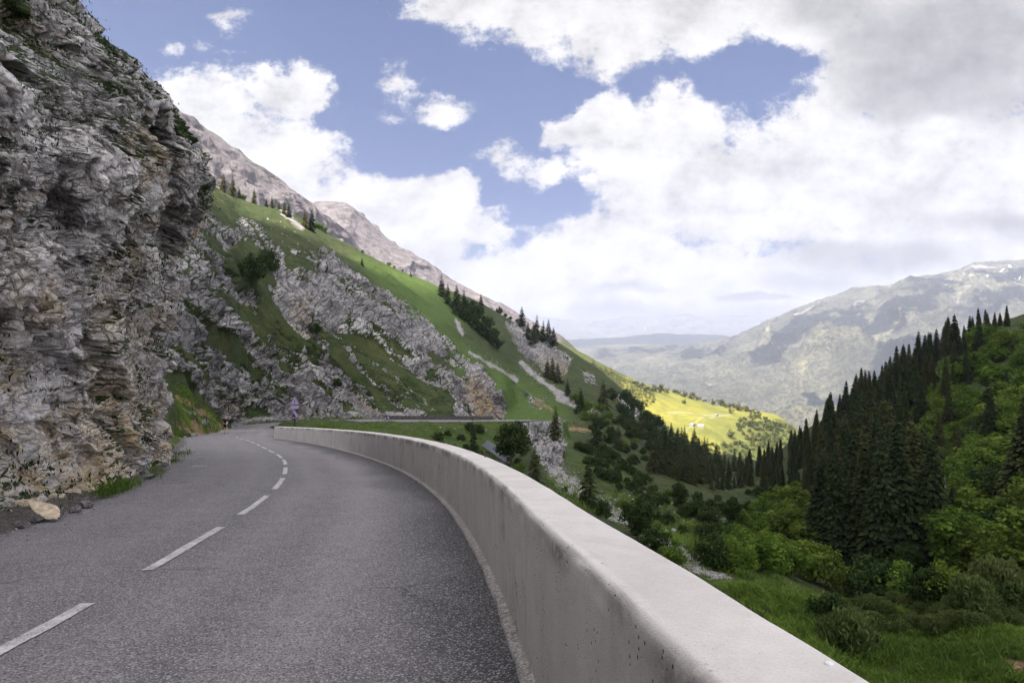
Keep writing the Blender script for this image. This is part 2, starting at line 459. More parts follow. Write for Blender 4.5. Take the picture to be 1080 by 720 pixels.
def mountain_material(name, kind):
    m = M(name)
    p = m.pos()
    if kind == 'ridge':
        n1 = m.noise(.012, 8, .65, p, .4); n2 = m.noise(.07, 8, .7, p, .3)
        c = m.mix(m.ramp(n2, .3, .7), (.070, .061, .066), (.165, .147, .153))
        c = m.mix(m.ramp(n1, .5, .65, 0, .6), c, (.14, .126, .12))
        gr = m.ramp(m.math('ADD', m.attr('grass'), m.math('MULTIPLY', m.math('SUBTRACT', n2, .5), 1.6)), .45, .6)
        c = m.mix(gr, c, m.mix(m.ramp(n2, .35, .65), (.04, .045, .022), (.095, .098, .038)))
        return m.done(c, .95, m.bump(m.noise(.05, 9, .7, p, .4), 14, .8), spec=.1)
    if kind == 'meadow':
        n1 = m.noise(.006, 6, .6, p, .5); n2 = m.noise(.05, 6, .7, p); n3 = m.noise(.3, 4, .7, p)
        c = m.mix(m.ramp(n1, .35, .65), (.085, .094, .022), (.165, .155, .026))
        c = m.mix(m.ramp(n2, .4, .7, 0, .55), c, (.060, .072, .020))
        c = m.mix(m.math('MULTIPLY', m.ramp(n3, .45, .65), .35), c, (.165, .140, .045))
        fo = m.ramp(m.math('ADD', m.attr('forest_and_shade'), m.math('MULTIPLY', m.math('SUBTRACT', m.noise(.025, 7, .7, p), .5), 1.5)), .42, .58)
        c = m.mix(fo, c, m.mix(m.ramp(n3, .35, .65), (.028, .040, .010), (.085, .088, .022)))
        c = m.mix(m.math('MULTIPLY', m.attr('track'), .5), c, (.22, .20, .13))
        return m.done(c, .95, m.bump(m.math('ADD', n2, m.math('MULTIPLY', n3, .3)), 5, .6), spec=.1)
    n1 = m.noise(.0016, 8, .62, p, .6); n2 = m.noise(.009, 8, .7, p, .3); n3 = m.noise(.04, 5, .75, p)
    c = m.mix(m.ramp(n2, .35, .65), (.046, .046, .036), (.100, .095, .068))
    c = m.mix(m.ramp(n1, .48, .62, 0, .6), c, (.135, .128, .085))
    c = m.mix(m.ramp(m.noise(.05, 8, .8, p), .54, .44, 0, .9), c, (.028, .034, .028))
    rk = m.ramp(m.math('ADD', m.attr('rock'), m.math('MULTIPLY', m.math('SUBTRACT', m.noise(.006, 9, .75, p, .5), .5), 2.4)), .42, .62)
    c = m.mix(rk, c, m.mix(m.ramp(n3, .3, .7), (.13, .118, .118), (.25, .226, .21)))
    fo = m.ramp(m.math('ADD', m.attr('forest_and_shade'), m.math('MULTIPLY', m.math('SUBTRACT', m.noise(.005, 11, .78, p, .3), .5), 2.0)), .46, .58)
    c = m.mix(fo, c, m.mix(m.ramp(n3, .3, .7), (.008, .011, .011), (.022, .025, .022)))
    pl = m.ramp(m.math('ADD', m.attr('pale'), m.math('MULTIPLY', m.math('SUBTRACT', m.noise(.007, 9, .75, p, .4), .5), 2.0)), .42, .75)
    c = m.mix(pl, c, (.185, .173, .10))
    sn = m.ramp(m.math('ADD', m.attr('snow'), m.math('MULTIPLY', m.math('SUBTRACT', n2, .5), .8)), .5, .56)
    c = m.mix(sn, c, (.7, .7, .72))
    return m.done(c, .95, m.bump(m.math('ADD', m.noise(.006, 9, .66, p, .5), m.math('MULTIPLY', n3, .12)), 90, .8), spec=.05)


MAT['ridge'] = mountain_material('grey_ridge_rock', 'ridge')
MAT['meadow'] = mountain_material('sunny_meadow', 'meadow')
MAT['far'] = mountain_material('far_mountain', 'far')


def asphalt_material():
    m = M('worn_asphalt')
    p = m.pos()
    lat, edge = m.attr('lat'), m.attr('edge')
    n1 = m.noise(.35, 5, .6, p, .6); n2 = m.noise(3.0, 6, .7, p); fine = m.noise(90, 4, .75, p); grain = m.vor(85, p, out='Color')
    gsep = m.n('SeparateColor', {0: grain}).outputs[0]
    c = m.mix(m.ramp(n2, .3, .7), (.080, .073, .080), (.113, .102, .109))
    c = m.mix(m.ramp(n1, .42, .66, 0, .6), c, (.130, .117, .120))
    # polished wheel tracks and the tarry gravelly edge along the parapet
    c = m.mix(m.math('MULTIPLY', m.attr('track'), m.ramp(n2, .3, .7, .45, .85)), c, (.185, .164, .166))
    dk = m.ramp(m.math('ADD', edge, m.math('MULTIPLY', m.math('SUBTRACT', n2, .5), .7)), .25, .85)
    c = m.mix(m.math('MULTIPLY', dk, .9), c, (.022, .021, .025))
    c = m.mix(m.math('MULTIPLY', m.attr('pale'), m.ramp(n2, .4, .6)), c, (.34, .30, .30))
    c = m.mix(m.ramp(m.noise(.9, 3, .5, m.scale(p, (1, 1, 1)), 1.5), .63, .7, 0, .25), c, (.05, .048, .05))
    sc_ = m.math('MULTIPLY', m.ramp(m.vor(.16, m.n('VectorMath', {0: p, 1: m.n('TexNoise', {'Vector': p, 'Scale': .9, 'Detail': 6}).outputs['Color']}, operation='ADD').outputs[0], 'DISTANCE_TO_EDGE'), .010, .0), m.ramp(m.noise(.3, 3, .5, p), .48, .58))
    c = m.mix(m.math('MULTIPLY', sc_, .75), c, (.022, .021, .024))
    # chippings
    c = m.mix(m.ramp(gsep, .68, 1.0, 0, .8), c, (.30, .28, .285))
    c = m.mix(m.ramp(gsep, .38, .0, 0, .8), c, (.016, .019, .021))
    c = m.mix(m.ramp(fine, .58, .75, 0, .5), c, (.22, .205, .205))
    h = m.math('ADD', m.vor(120, p), m.math('MULTIPLY', fine, .6))
    return m.done(c, .85, m.bump(h, .006, .8), spec=.3)


MAT['asphalt'] = asphalt_material()


def paint_material():
    m = M('worn_road_paint')
    p = m.pos()
    w = m.ramp(m.math('ADD', m.math('MULTIPLY', m.noise(60, 5, .75, p), .65), m.math('MULTIPLY', m.noise(6, 4, .6, p), .35)), .40, .62)
    c = m.mix(w, (.44, .42, .41), (.14, .128, .13))
    return m.done(c, .8, m.bump(m.noise(90, 4, .7, p), .004, .6))


MAT['paint'] = paint_material()


def concrete_material(name, rough_cast=False):
    m = M(name)
    p = m.pos()
    s, hgt = m.attr('along'), m.attr('height')
    sv = m.n('CombineXYZ', {0: m.math('ADD', m.math('MULTIPLY', s, 7.0), m.math('MULTIPLY', m.noise(2.0, 4, .6, p), 2.5)), 1: m.math('MULTIPLY', hgt, .8), 2: 0.0}).outputs[0]
    streak = m.noise(1.0, 7, .65, sv, .4)
    sv2 = m.n('CombineXYZ', {0: m.math('MULTIPLY', s, 2.0), 1: m.math('MULTIPLY', hgt, .35), 2: 3.0}).outputs[0]
    streak2 = m.noise(1.0, 6, .6, sv2, .6)
    n1 = m.noise(1.2, 6, .6, p); n2 = m.noise(11, 6, .7, p); fine = m.noise(130, 3, .7, p)
    top = m.attr('top')
    c = m.mix(m.ramp(n1, .35, .65), (.47, .43, .41), (.55, .51, .485))
    c = m.mix(m.ramp(n2, .35, .7, 0, .35), c, (.60, .56, .535))
    side = m.math('SUBTRACT', 1.0, top)
    c = m.mix(m.math('MULTIPLY', side, m.ramp(streak, .52, .78, 0, .34)), c, (.29, .262, .245))
    c = m.mix(m.math('MULTIPLY', side, m.ramp(m.math('ADD', m.math('MULTIPLY', streak2, .5), m.math('MULTIPLY', m.noise(1.6, 7, .7, p, .6), .5)), .50, .66, 0, .55)), c, (.27, .245, .232))
    c = m.mix(m.math('MULTIPLY', side, m.ramp(streak, .42, .25, 0, .25)), c, (.44, .405, .39))
    c = m.mix(m.math('MULTIPLY', m.attr('lip'), m.ramp(n2, .34, .58, .15, 1.0)), c, (.13, .112, .10))
    c = m.mix(m.ramp(fine, .35, .7, .22, 0), c, (.20, .185, .175))
    # blow holes
    ho = m.math('MULTIPLY', m.ramp(m.vor(24, p), .22, .09), m.ramp(m.noise(2.6, 3, .5, p), .44, .56))
    ho = m.math('MULTIPLY', ho, m.math('ADD', m.math('MULTIPLY', side, .9), .1))
    c = m.mix(ho, c, (.035, .03, .028))
    hc = m.math('MULTIPLY', m.ramp(m.vor(.45, m.n('VectorMath', {0: p, 1: m.n('TexNoise', {'Vector': p, 'Scale': 2.5, 'Detail': 6}).outputs['Color']}, operation='ADD').outputs[0], 'DISTANCE_TO_EDGE'), .006, .0), m.ramp(m.noise(.7, 3, .5, p), .5, .58))
    c = m.mix(m.math('MULTIPLY', hc, .7), c, (.12, .108, .10))
    c = m.mix(m.ramp(m.noise(45, 4, .8, p), .60, .72, 0, .55), c, (.22, .20, .19))
    c = m.mix(m.math('MULTIPLY', top, m.ramp(m.noise(.8, 9, .75, p, 1.0), .36, .68, .12, .62)), c, (.34, .312, .295))
    h = m.math('SUBTRACT', m.math('ADD', m.math('MULTIPLY', fine, .25), m.math('MULTIPLY', n2, .6)), m.math('MULTIPLY', ho, 1.4))
    if rough_cast:
        c = m.mix(m.ramp(m.noise(28, 5, .75, p), .36, .60, .1, .85), c, (.12, .105, .098))
        h = m.noise(32, 5, .75, p)
    return m.done(c, .88, m.bump(h, .012 if not rough_cast else .04, .7), spec=.25)


MAT['concrete'] = concrete_material('cast_concrete')
MAT['kerb'] = concrete_material('rough_footing', True)


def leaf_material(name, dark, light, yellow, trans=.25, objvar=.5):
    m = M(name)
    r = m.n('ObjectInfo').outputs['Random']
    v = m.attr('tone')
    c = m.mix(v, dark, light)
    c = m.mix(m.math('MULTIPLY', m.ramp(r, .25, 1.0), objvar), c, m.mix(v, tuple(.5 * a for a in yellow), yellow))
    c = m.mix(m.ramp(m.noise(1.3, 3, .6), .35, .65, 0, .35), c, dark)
    b = m.n('BsdfPrincipled', {'Base Color': c, 'Roughness': .8, 'Specular IOR Level': .06})
    t = m.n('BsdfTranslucent', {'Color': m.mix(.5, c, light)})
    mx = m.n('MixShader', {0: trans, 1: b, 2: t})
    m.t.links.new(mx.outputs[0], m.out.inputs[0])
    return m.m


MAT['spruce'] = leaf_material('spruce_needles', (.006, .012, .004), (.036, .052, .017), (.064, .062, .020), .08, .8)
MAT['sunspruce'] = leaf_material('larch_needles', (.03, .036, .010), (.10, .098, .026), (.14, .115, .035), .2, .8)
MAT['leaf'] = leaf_material('broad_leaves', (.014, .032, .004), (.120, .190, .026), (.155, .190, .030), .3, .6)
MAT['darkleaf'] = leaf_material('dark_broad_leaves', (.010, .020, .006), (.038, .062, .014), (.055, .074, .018), .2, .6)
MAT['farleaf'] = leaf_material('sunlit_far_leaves', (.03, .045, .012), (.09, .10, .028), (.15, .135, .035), .2, .8)
MAT['willow'] = leaf_material('grey_willow_leaves', (.028, .046, .012), (.125, .165, .052), (.15, .165, .06), .25, .5)
MAT['tuft'] = leaf_material('grass_blades', (.038, .068, .013), (.155, .225, .038), (.12, .135, .04), .25, .0)
MAT['mosstuft'] = leaf_material('rock_plants', (.008, .016, .005), (.035, .056, .014), (.06, .075, .02), .15, .0)
MAT['bark'] = plain('spruce_bark', (.055, .045, .038), .95, .1, var=.5, sc=3)
MAT['deadwood'] = plain('grey_dead_wood', (.24, .22, .20), .9, .1, var=.3, sc=3)


def boulder_material():
    m = M('pale_boulder')
    p = m.pos()
    c = m.mix(m.ramp(m.noise(2.2, 7, .7, p, .4), .32, .68), (.14, .130, .130), (.36, .335, .328))
    c = m.mix(m.ramp(m.noise(9, 5, .7, p), .5, .3, 0, .5), c, (.09, .085, .085))
    return m.done(c, .92, m.bump(m.noise(6, 7, .7, p), .08, .8), spec=.2)


MAT['boulder'] = boulder_material()
MAT['slabstone'] = plain('tan_slab', (.36, .29, .215), .9, .15, var=.4, sc=11)

# ================================================================ ROAD LINE
_cl = np.array([(-2.4, -16, 0), (-2.9, -8, 0), (-3.25, 0, 0), (-3.88, 6.28, 0), (-4.47, 10.4, 0), (-5.33, 14.9, 0), (-6.35, 18.9, 0), (-7.4, 22.3, 0), (-9.1, 27.2, 0), (-13.8, 38, 0), (-18.9, 49, 0),
                (-23.4, 58, 0), (-31.3, 80, 0), (-38.8, 100, 0), (-44.2, 114, 0), (-46.3, 124, -11.0), (-42.5, 134, -11.3), (-33, 142.3, -11.55), (-22, 148.3, -12.05), (-10, 155.5, -12.65), (2.5, 168.5, -13.6), (7.5, 178, -14.4), (10.5, 186, -15.2)], float)
_cl[:15, 2] = -1.7 - .0764 * _cl[:15, 1]
_s = np.concatenate([[0], np.cumsum(np.hypot(*np.diff(_cl[:, :2], axis=0).T))])


def smooth_curve(s, pts, sq):
    return np.stack([pchip(s, pts[:, k], sq) for k in range(pts.shape[1])], 1)


NS = 1100
SQ = np.linspace(0, _s[-1], NS)
CL = smooth_curve(_s, _cl, SQ)
for _ in range(12):
    CL[1:-1] = .25 * CL[:-2] + .5 * CL[1:-1] + .25 * CL[2:]
TAN = np.gradient(CL[:, :2], axis=0); TAN /= np.linalg.norm(TAN, axis=1)[:, None]
LEFT = np.stack([-TAN[:, 1], TAN[:, 0]], 1)
s_of_Y = lambda Y: np.interp(Y, CL[:int(NS * .5), 1], SQ[:int(NS * .5)])


PLANE = -.0764 * sstep(116, 98, CL[:, 1]) * (SQ < SQ[int(NS * .75)])


def road_z(x, y):
    """height of the road and distance to its middle for points x, y"""
    x = np.asarray(x, np.float32).ravel(); y = np.asarray(y, np.float32).ravel()
    z = np.empty_like(x); d = np.empty_like(x); sd = np.empty_like(x)
    c = CL[::3].astype(np.float32); lf = LEFT[::3].astype(np.float32); pl_ = PLANE[::3].astype(np.float32)
    for a in range(0, len(x), 40000):
        q = (x[a:a + 40000, None] - c[None, :, 0]) ** 2 + (y[a:a + 40000, None] - c[None, :, 1]) ** 2
        k = q.argmin(1)
        d[a:a + 40000] = np.sqrt(q[np.arange(len(k)), k]); z[a:a + 40000] = c[k, 2] + pl_[k] * np.clip(y[a:a + 40000] - c[k, 1], -6, 6)
        sd[a:a + 40000] = (x[a:a + 40000] - c[k, 0]) * lf[k, 0] + (y[a:a + 40000] - c[k, 1]) * lf[k, 1]
    return z, d, sd


# parapet line: inner foot
_wl = np.array([(.66, -9), (.70, -4), (.62, 0), (.446, 1.79), (.36, 2.63), (.12, 4.46), (-.02, 5.83), (-.42, 8.74), (-1.32, 13.6), (-3.1, 20.4), (-6.8, 30.6), (-12.7, 43.7), (-19.3, 55.4)], float)
_ws = np.concatenate([[0], np.cumsum(np.hypot(*np.diff(_wl, axis=0).T))])
NW = 520
WQ = np.linspace(0, _ws[-1], NW)
WL = smooth_curve(_ws, _wl, WQ)
for _ in range(40):
    WL[1:-1] = .25 * WL[:-2] + .5 * WL[1:-1] + .25 * WL[2:]
WT = np.gradient(WL, axis=0); WT /= np.linalg.norm(WT, axis=1)[:, None]
WR = np.stack([WT[:, 1], -WT[:, 0]], 1)        # away from the road
WZ = -1.7 - .0764 * WL[:, 1]

# ---- road sheet
nl = 60
wl = np.interp(CL[:, 1], [-16, 0, 9.4, 13.6, 22, 28, 45, 60, 85], [3.3, 3.3, 3.0, 3.3, 3.75, 4.4, 4.4, 4.1, 3.5])
wr = np.interp(SQ, [0, s_of_Y(2), s_of_Y(9), s_of_Y(20), s_of_Y(50), s_of_Y(58), SQ[-1]], [4.0, 4.0, 3.98, 3.55, 3.4, 3.6, 3.6])
wl = np.where(SQ > s_of_Y(85), 3.5, wl)
tt = np.linspace(-1, 1, nl)
lat = np.where(tt[None] < 0, tt[None] * wr[:, None], tt[None] * wl[:, None])      # + to the left
RV = np.zeros((NS, nl, 3))
RV[..., 0] = CL[:, None, 0] + lat * LEFT[:, None, 0]
RV[..., 1] = CL[:, None, 1] + lat * LEFT[:, None, 1]
RV[..., 2] = CL[:, None, 2] + PLANE[:, None] * (RV[..., 1] - CL[:, None, 1]) + .012 * fbm(RV * np.array([.5, .5, 0]), 3)
wob = .35 * fbm(RV * np.array([.25, .25, 0]), 3)
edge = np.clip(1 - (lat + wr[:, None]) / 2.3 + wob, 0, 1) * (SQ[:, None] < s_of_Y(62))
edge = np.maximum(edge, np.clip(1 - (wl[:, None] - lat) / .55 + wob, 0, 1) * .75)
lat_w = lat + wob * .5
track = np.exp(-((lat_w + 2.05) / .5) ** 2) * .95 + np.exp(-((lat_w + .75) / .45) ** 2) * .6 + np.exp(-((lat_w - .9) / .5) ** 2) * .45 + np.exp(-((lat_w - 2.2) / .5) ** 2) * .4
palez = np.exp(-((SQ[:, None] + lat * .7 - s_of_Y(88)) / 5.5) ** 2) * sstep(-2.5, -.5, lat)
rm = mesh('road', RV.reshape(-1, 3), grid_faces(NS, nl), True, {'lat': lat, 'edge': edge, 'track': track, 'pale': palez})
road = tag(link('road', rm, MAT['asphalt']), 'grey asphalt mountain road curving downhill beside the parapet', 'road', kind='structure')


def strip_on_road(name, s0, s1, latc, w, lift, mat, parent, n=14):
    sq = np.linspace(s0, s1, n)
    c = np.stack([np.interp(sq, SQ, CL[:, k]) for k in range(3)], 1); l = np.stack([np.interp(sq, SQ, LEFT[:, k]) for k in range(2)], 1)
    V = np.zeros((n, 3, 3))
    for j, o in enumerate((-w / 2, 0, w / 2)):
        jit = (rng.random(n) - .5) * .012
        V[:, j, :2] = c[:, :2] + l * (latc + o + jit)[:, None] if not np.isscalar(latc) else c[:, :2] + l * (latc + o + jit[:, None])
        V[:, j, 2] = c[:, 2] + np.interp(sq, SQ, PLANE) * (V[:, j, 1] - c[:, 1])
        q = V[:, j].copy(); q[:, 2] = 0
        V[:, j, 2] += lift + .012 * fbm(q * .5, 3)
    return link(name, mesh(name, V.reshape(-1, 3), grid_faces(n, 3)), mat, parent)


# broken centre line: 3 m dashes with 1.33 m gaps
k = 0
s_start = s_of_Y(6.28) - 3.05
while True:
    a = s_start + k * 4.36
    if a > s_of_Y(59): break
    strip_on_road('lane_dash', a, a + 3.0, 0, .13, .010, MAT['paint'], road)
    k += 1
strip_on_road('lane_dash', s_start - 4.36, s_start - 1.36, 0, .13, .010, MAT['paint'], road)
strip_on_road('edge_dash', s_of_Y(24.6), s_of_Y(24.6) + .20, 2.85, .5, .010, MAT['paint'], road)

# ---- parapet wall (cast concrete) and its footing
prof = []   # (offset from the inner foot, height fraction) ; a slight batter and worn rounded edges
TH = .40
for o, h in [(0, 0)] + [(.0, f) for f in np.linspace(.04, .94, 26)] + [(.002, .966), (.006, .978), (.014, .989), (.024, .997), (.036, 1.0)] + [(x, 1.002) for x in np.linspace(.05, TH - .04, 12)] + [(TH - .022, .997), (TH - .008, .988), (TH, .972), (TH + .01, .5), (TH + .03, 0), (TH + .1, -1.2)]:
    prof.append((o, h))
prof = np.array(prof)
WHT = np.interp(WL[:, 1], [0, 30, 56], [1.075, 1.05, .95])
n_p = len(prof)
WV = np.zeros((NW, n_p, 3))
WV[..., :2] = WL[:, None] + WR[:, None] * prof[None, :, 0:1]
WV[..., 2] = WZ[:, None] + .0 + prof[None, :, 1] * WHT[:, None]
wd = .006 * fbm(WV * 2.2, 4)
lipm = np.exp(-((prof[:, 1] - .965) / .05) ** 2) * (prof[:, 0] < .07)
chip = np.clip(fbm(WV * 7, 4) - .12, 0, 1) * lipm[None]
WV[..., :2] += WR[:, None] * (wd + chip * .05)[..., None]
WV[..., 2] -= chip * .03 - .003 * fbm(WV * 1.3, 3) * (prof[None, :, 1] > .9)
along = np.repeat(WQ[:, None], n_p, 1)
topm = np.repeat(((prof[:, 0] > .05) & (prof[:, 1] > .98)).astype(float)[None], NW, 0)
hh = prof[None, :, 1] * WHT[:, None]
lipa = np.exp(-((prof[:, 1] - .93) / .07) ** 2) * (prof[:, 0] < .03)
lipa = np.repeat(lipa[None], NW, 0) * sstep(-.3, .5, fbm(np.stack([along * 1.3, along * 0, hh * .5], -1), 4))
wf = [tuple(q) for q in grid_faces(NW, n_p)] + [tuple(range(n_p))[::-1], tuple(range((NW - 1) * n_p, NW * n_p))]
wm = mesh('parapet', WV.reshape(-1, 3), wf, True, {'along': along, 'height': hh, 'top': topm, 'lip': lipa})
wall = tag(link('parapet_wall', wm, MAT['concrete']), 'long curved pale concrete parapet wall along the outer road edge', 'parapet')
# footing
fp = np.array([(-.085, -.02), (-.082, .020), (-.070, .034), (-.03, .042), (.002, .048)])
fw = .022 * fbm(np.stack([WQ * 1.4, WQ * 0, WQ * 0], -1), 4) + .012 * fbm(np.stack([WQ * 9, WQ * 0, WQ * 0], -1), 3)
FV = np.zeros((NW, 5, 3))
FV[..., :2] = WL[:, None] + WR[:, None] * (fp[None, :, 0] + np.where(fp[:, 0] < -.05, 1, .0)[None] * fw[:, None])[..., None]
FV[..., 2] = WZ[:, None] + fp[None, :, 1]
fm = mesh('footing', FV.reshape(-1, 3), grid_faces(NW, 5)[:, ::-1], True, {'along': np.repeat(WQ[:, None], 5, 1), 'height': np.repeat(fp[None, :, 1], NW, 0), 'top': np.zeros((NW, 5)), 'lip': np.zeros((NW, 5))})
link('footing', fm, MAT['kerb'], wall)

# ================================================================ NEAR ROCK FACE
def bedding(Pt, ang=.12):
    """coordinates along the dipping beds: (along, across beds, depth)"""
    ca, sa = math.cos(ang), math.sin(ang)
    a = Pt[..., 1] * ca - Pt[..., 2] * sa
    b = Pt[..., 1] * sa + Pt[..., 2] * ca
    return np.stack([a, b, Pt[..., 0]], -1)


# foot of the rock: just outside the left edge of the asphalt, then round the corner
_sel = (SQ < s_of_Y(24.5))
_lx = CL[:, :2] + LEFT * (wl + .45)[:, None]
foot = [(-4.9, -14)] + [tuple(_lx[i]) for i in range(0, NS) if _sel[i] and CL[i, 1] > -9][::8] + [(-13.6, 27.0), (-14.45, 28.6), (-15.6, 29.8), (-18.5, 30.8), (-24, 31.5), (-34, 31.5), (-50, 30)]
foot = np.array(foot)
_fs = np.concatenate([[0], np.cumsum(np.hypot(*np.diff(foot, axis=0).T))])
NU, NV = 1150, 820
# dense where the camera sees it
_dens = np.interp(_fs, [0, 8, 14, 26, 44, 50, _fs[-1]], [.2, .5, 1.2, 1.3, 1.3, .9, .1])
_ci = np.linspace(0, _fs[-1], 4000); _cd = np.cumsum(np.interp(_ci, _fs, _dens)); _cd /= _cd[-1]
UQ = np.interp(np.linspace(0, 1, NU), _cd, _ci)
FT = smooth_curve(_fs, foot, UQ)
for _ in range(25):
    FT[1:-1] = .25 * FT[:-2] + .5 * FT[1:-1] + .25 * FT[2:]
ft = np.gradient(FT, axis=0); ft /= np.linalg.norm(ft, axis=1)[:, None]
FN = np.stack([ft[:, 1], -ft[:, 0]], 1)             # towards the road
rz, _, _ = road_z(FT[:, 0], FT[:, 1])
# profile: height above the foot -> lean towards the road (overhang) then back
hk = np.array([-.6, 0, .5, 2, 4, 6, 8.2, 10.2, 11.4, 12.6, 13.8, 15.6, 17.6, 21, 27, 40.])
lk = np.array([.1, 0, -.15, -.1, .1, .45, 1.0, 1.75, 2.0, 1.5, .8, -.6, -2.6, -6.2, -13, -30.])
lk_near = np.array([.1, 0, -.3, -.7, -1.0, -.9, -.7, -.9, -1.4, -2.2, -3.2, -4.6, -6.4, -9.5, -15, -30.])
vq = np.interp(np.linspace(0, 1, NV), [0, .52, .80, 1], [-.6, 11, 19, 40])
corner = sstep(22, 40, UQ)[:, None]
far_u = UQ[:, None]
lean = pchip(hk, lk_near, vq)[None] * (1 - corner) + pchip(hk, lk, vq)[None] * corner
A = np.zeros((NU, NV, 3))
A[..., :2] = FT[:, None] + FN[:, None] * lean[..., None]
A[..., 2] = rz[:, None] + vq[None]
N = grid_normals(A)
sgn = np.sign((N[:, :, :2] * FN[:, None]).sum(-1).mean()); N *= sgn
warp = np.stack([fbm(A * .45 + 5, 4), fbm(A * .45 + 31, 4), fbm(A * .45 + 77, 4)], -1)
Bd = bedding(A)
hgt = vq[None] + 0 * UQ[:, None]
beds = sstep(3, 8, hgt + 2.5 * warp[..., 0])                     # clear beds higher up, chaotic columns at the foot
low = A + warp * .9
lowp = low * np.array([1, 1, .55])
high_p = (Bd + warp * .6) * np.array([.42, 1.0, .6])
q1 = np.where(beds[..., None] > .5, high_p, lowp)
# big buttresses first
f1, e1, r1 = facets(q1 * .5, 1.0)
big = fbm(A * .16 + 3, 3)
foot_fade = sstep(-.3, 1.2, hgt)
disp = (.95 * big + .64 * f1 - .16 * np.exp(-(e1 / .05) ** 2)) * (.25 + .75 * foot_fade) - .25 * foot_fade
A1 = A + N * disp[..., None]
# spread the columns evenly over the stepped surface, so that faces turned to the viewer carry as much detail
seg = np.linalg.norm(np.diff(A1, axis=0), axis=-1) / np.maximum(np.linalg.norm(np.diff(A, axis=0), axis=-1), 1e-4)
seg = np.minimum(seg, 14) * (1.0 / NU)
cs = np.cumsum(np.concatenate([np.zeros((seg.shape[0], 24)) + seg[:, :1], seg, np.zeros((seg.shape[0], 24)) + seg[:, -1:]], 1), 1)
seg = (cs[:, 48:] - cs[:, :-48]) / 48.0
seg = np.concatenate([seg, seg[:, -1:]], 1)[:, :NV] if seg.shape[1] < NV else seg[:, :NV]
cum = np.concatenate([np.zeros((1, NV)), np.cumsum(seg, axis=0)], 0); cum /= cum[-1:]
NU2 = 1500
tq = np.linspace(0, 1, NU2)
A3 = np.empty((NU2, NV, 3)); UR = np.empty((NU2, NV)); R1 = np.empty((NU2, NV)); FN3 = np.empty((NU2, NV, 2))
for j in range(NV):
    ui = np.interp(tq, cum[:, j], np.arange(NU))
    for k in range(3): A3[:, j, k] = np.interp(ui, np.arange(NU), A1[:, j, k])
    UR[:, j] = np.interp(ui, np.arange(NU), UQ); R1[:, j] = r1[np.round(ui).astype(int), j]
    for k in range(2): FN3[:, j, k] = np.interp(ui, np.arange(NU), FN[:, k])
hgt = vq[None] + 0 * UR
foot_fade = sstep(-.3, 1.2, hgt)
N1 = grid_normals(A3) * sgn
for _ in range(14):
    N1[1:-1] = .25 * N1[:-2] + .5 * N1[1:-1] + .25 * N1[2:]; N1[:, 1:-1] = .25 * N1[:, :-2] + .5 * N1[:, 1:-1] + .25 * N1[:, 2:]
N1 /= np.linalg.norm(N1, axis=-1, keepdims=True)
warp = np.stack([fbm(A3 * .45 + 5, 4), fbm(A3 * .45 + 31, 4), fbm(A3 * .45 + 77, 4)], -1)
Bd = bedding(A3)
beds = sstep(3, 8, hgt + 2.5 * warp[..., 0])
q1 = np.where(beds[..., None] > .5, (Bd + warp * .6) * np.array([.55, 1.0, .75]), (A3 + warp * .9) * np.array([1, 1, .6]))
f2, e2, r2 = facets(q1 * 1.35 + 4.7, 1.0)
f3, e3, r3 = facets(q1 * 3.6 + 9.1 + .6 * warp, 1.0)
f4, e4, r4 = facets(q1 * 9.0 + 2.3 + 1.2 * warp, .9)
rough = ridged(q1 * 1.4 + warp * .5, 5)
fine = .21 * f2 + .12 * f3 + .055 * f4 + .13 * (rough - .8) - .12 * np.exp(-(e2 / .05) ** 2) - .05 * np.exp(-(e3 / .06) ** 2)
A2 = A3 + N1 * (fine * (.3 + .7 * foot_fade))[..., None]
r1 = R1
# settle the outline of the corner to its surveyed profile (row, column)
prow = np.array([-300, -100, 0, 45, 95, 140, 165, 200, 250, 300, 350, 400, 440, 470.])
pcol = np.array([-150, 8, 90, 130, 180, 209, 224, 228, 215, 200, 190, 182, 180, 184.])
for _ in range(5):
    qx = A2[..., 0] / np.maximum(A2[..., 1], 1) * F + CX; qy = HOR - F * A2[..., 2] / np.maximum(A2[..., 1], 1)
    ok = (A2[..., 1] > 5) & (A2[..., 1] < 40)
    dif = []
    for r_, c_ in zip(prow, pcol):
        mm = ok & (np.abs(qy - r_) < 9)
        dif.append((qx[mm].max() - c_) if mm.any() else 0)
    sh = np.interp(qy, prow, dif) / F * A2[..., 1] * sstep(14, 34, UR) * (A2[..., 1] > 3)
    A2[..., :2] -= FN3 * sh[..., None] * .8
print('outline', [round(float(x)) for x in dif])
N2 = grid_normals(A2) * sgn
moss = sstep(.20, .70, N2[..., 2]) * .55 + .55 * fbm((Bd + warp * .8) * np.array([.22, .62, .4]) + 40, 5) + .30 * sstep(6, 12, hgt) + .06 - .16 * sstep(7, 3, hgt) + .5 * sstep(.9, .1, hgt) * sstep(.1, .5, fbm(A2 * .5 + 70, 3))
moss = np.where(hgt > 15.5, moss + .05, moss)
ochre = sstep(8.5, .5, hgt + 3 * warp[..., 2]) * .86 + sstep(.25, .6, fbm(A2 * .35 + 60, 4)) * .8
ochre = np.clip(ochre, 0, 1)
am = mesh('rock_face', A2.reshape(-1, 3), grid_faces(NU2, NV), True, {'cell': .4 * r1 + .3 * r2 + .3 * r3, 'moss': np.clip(moss, -1, 1), 'ochre': ochre})
tag(link('rock_face', am, MAT['cliff']), 'grey and ochre overhanging limestone rock face beside the road', 'rock face', kind='structure')

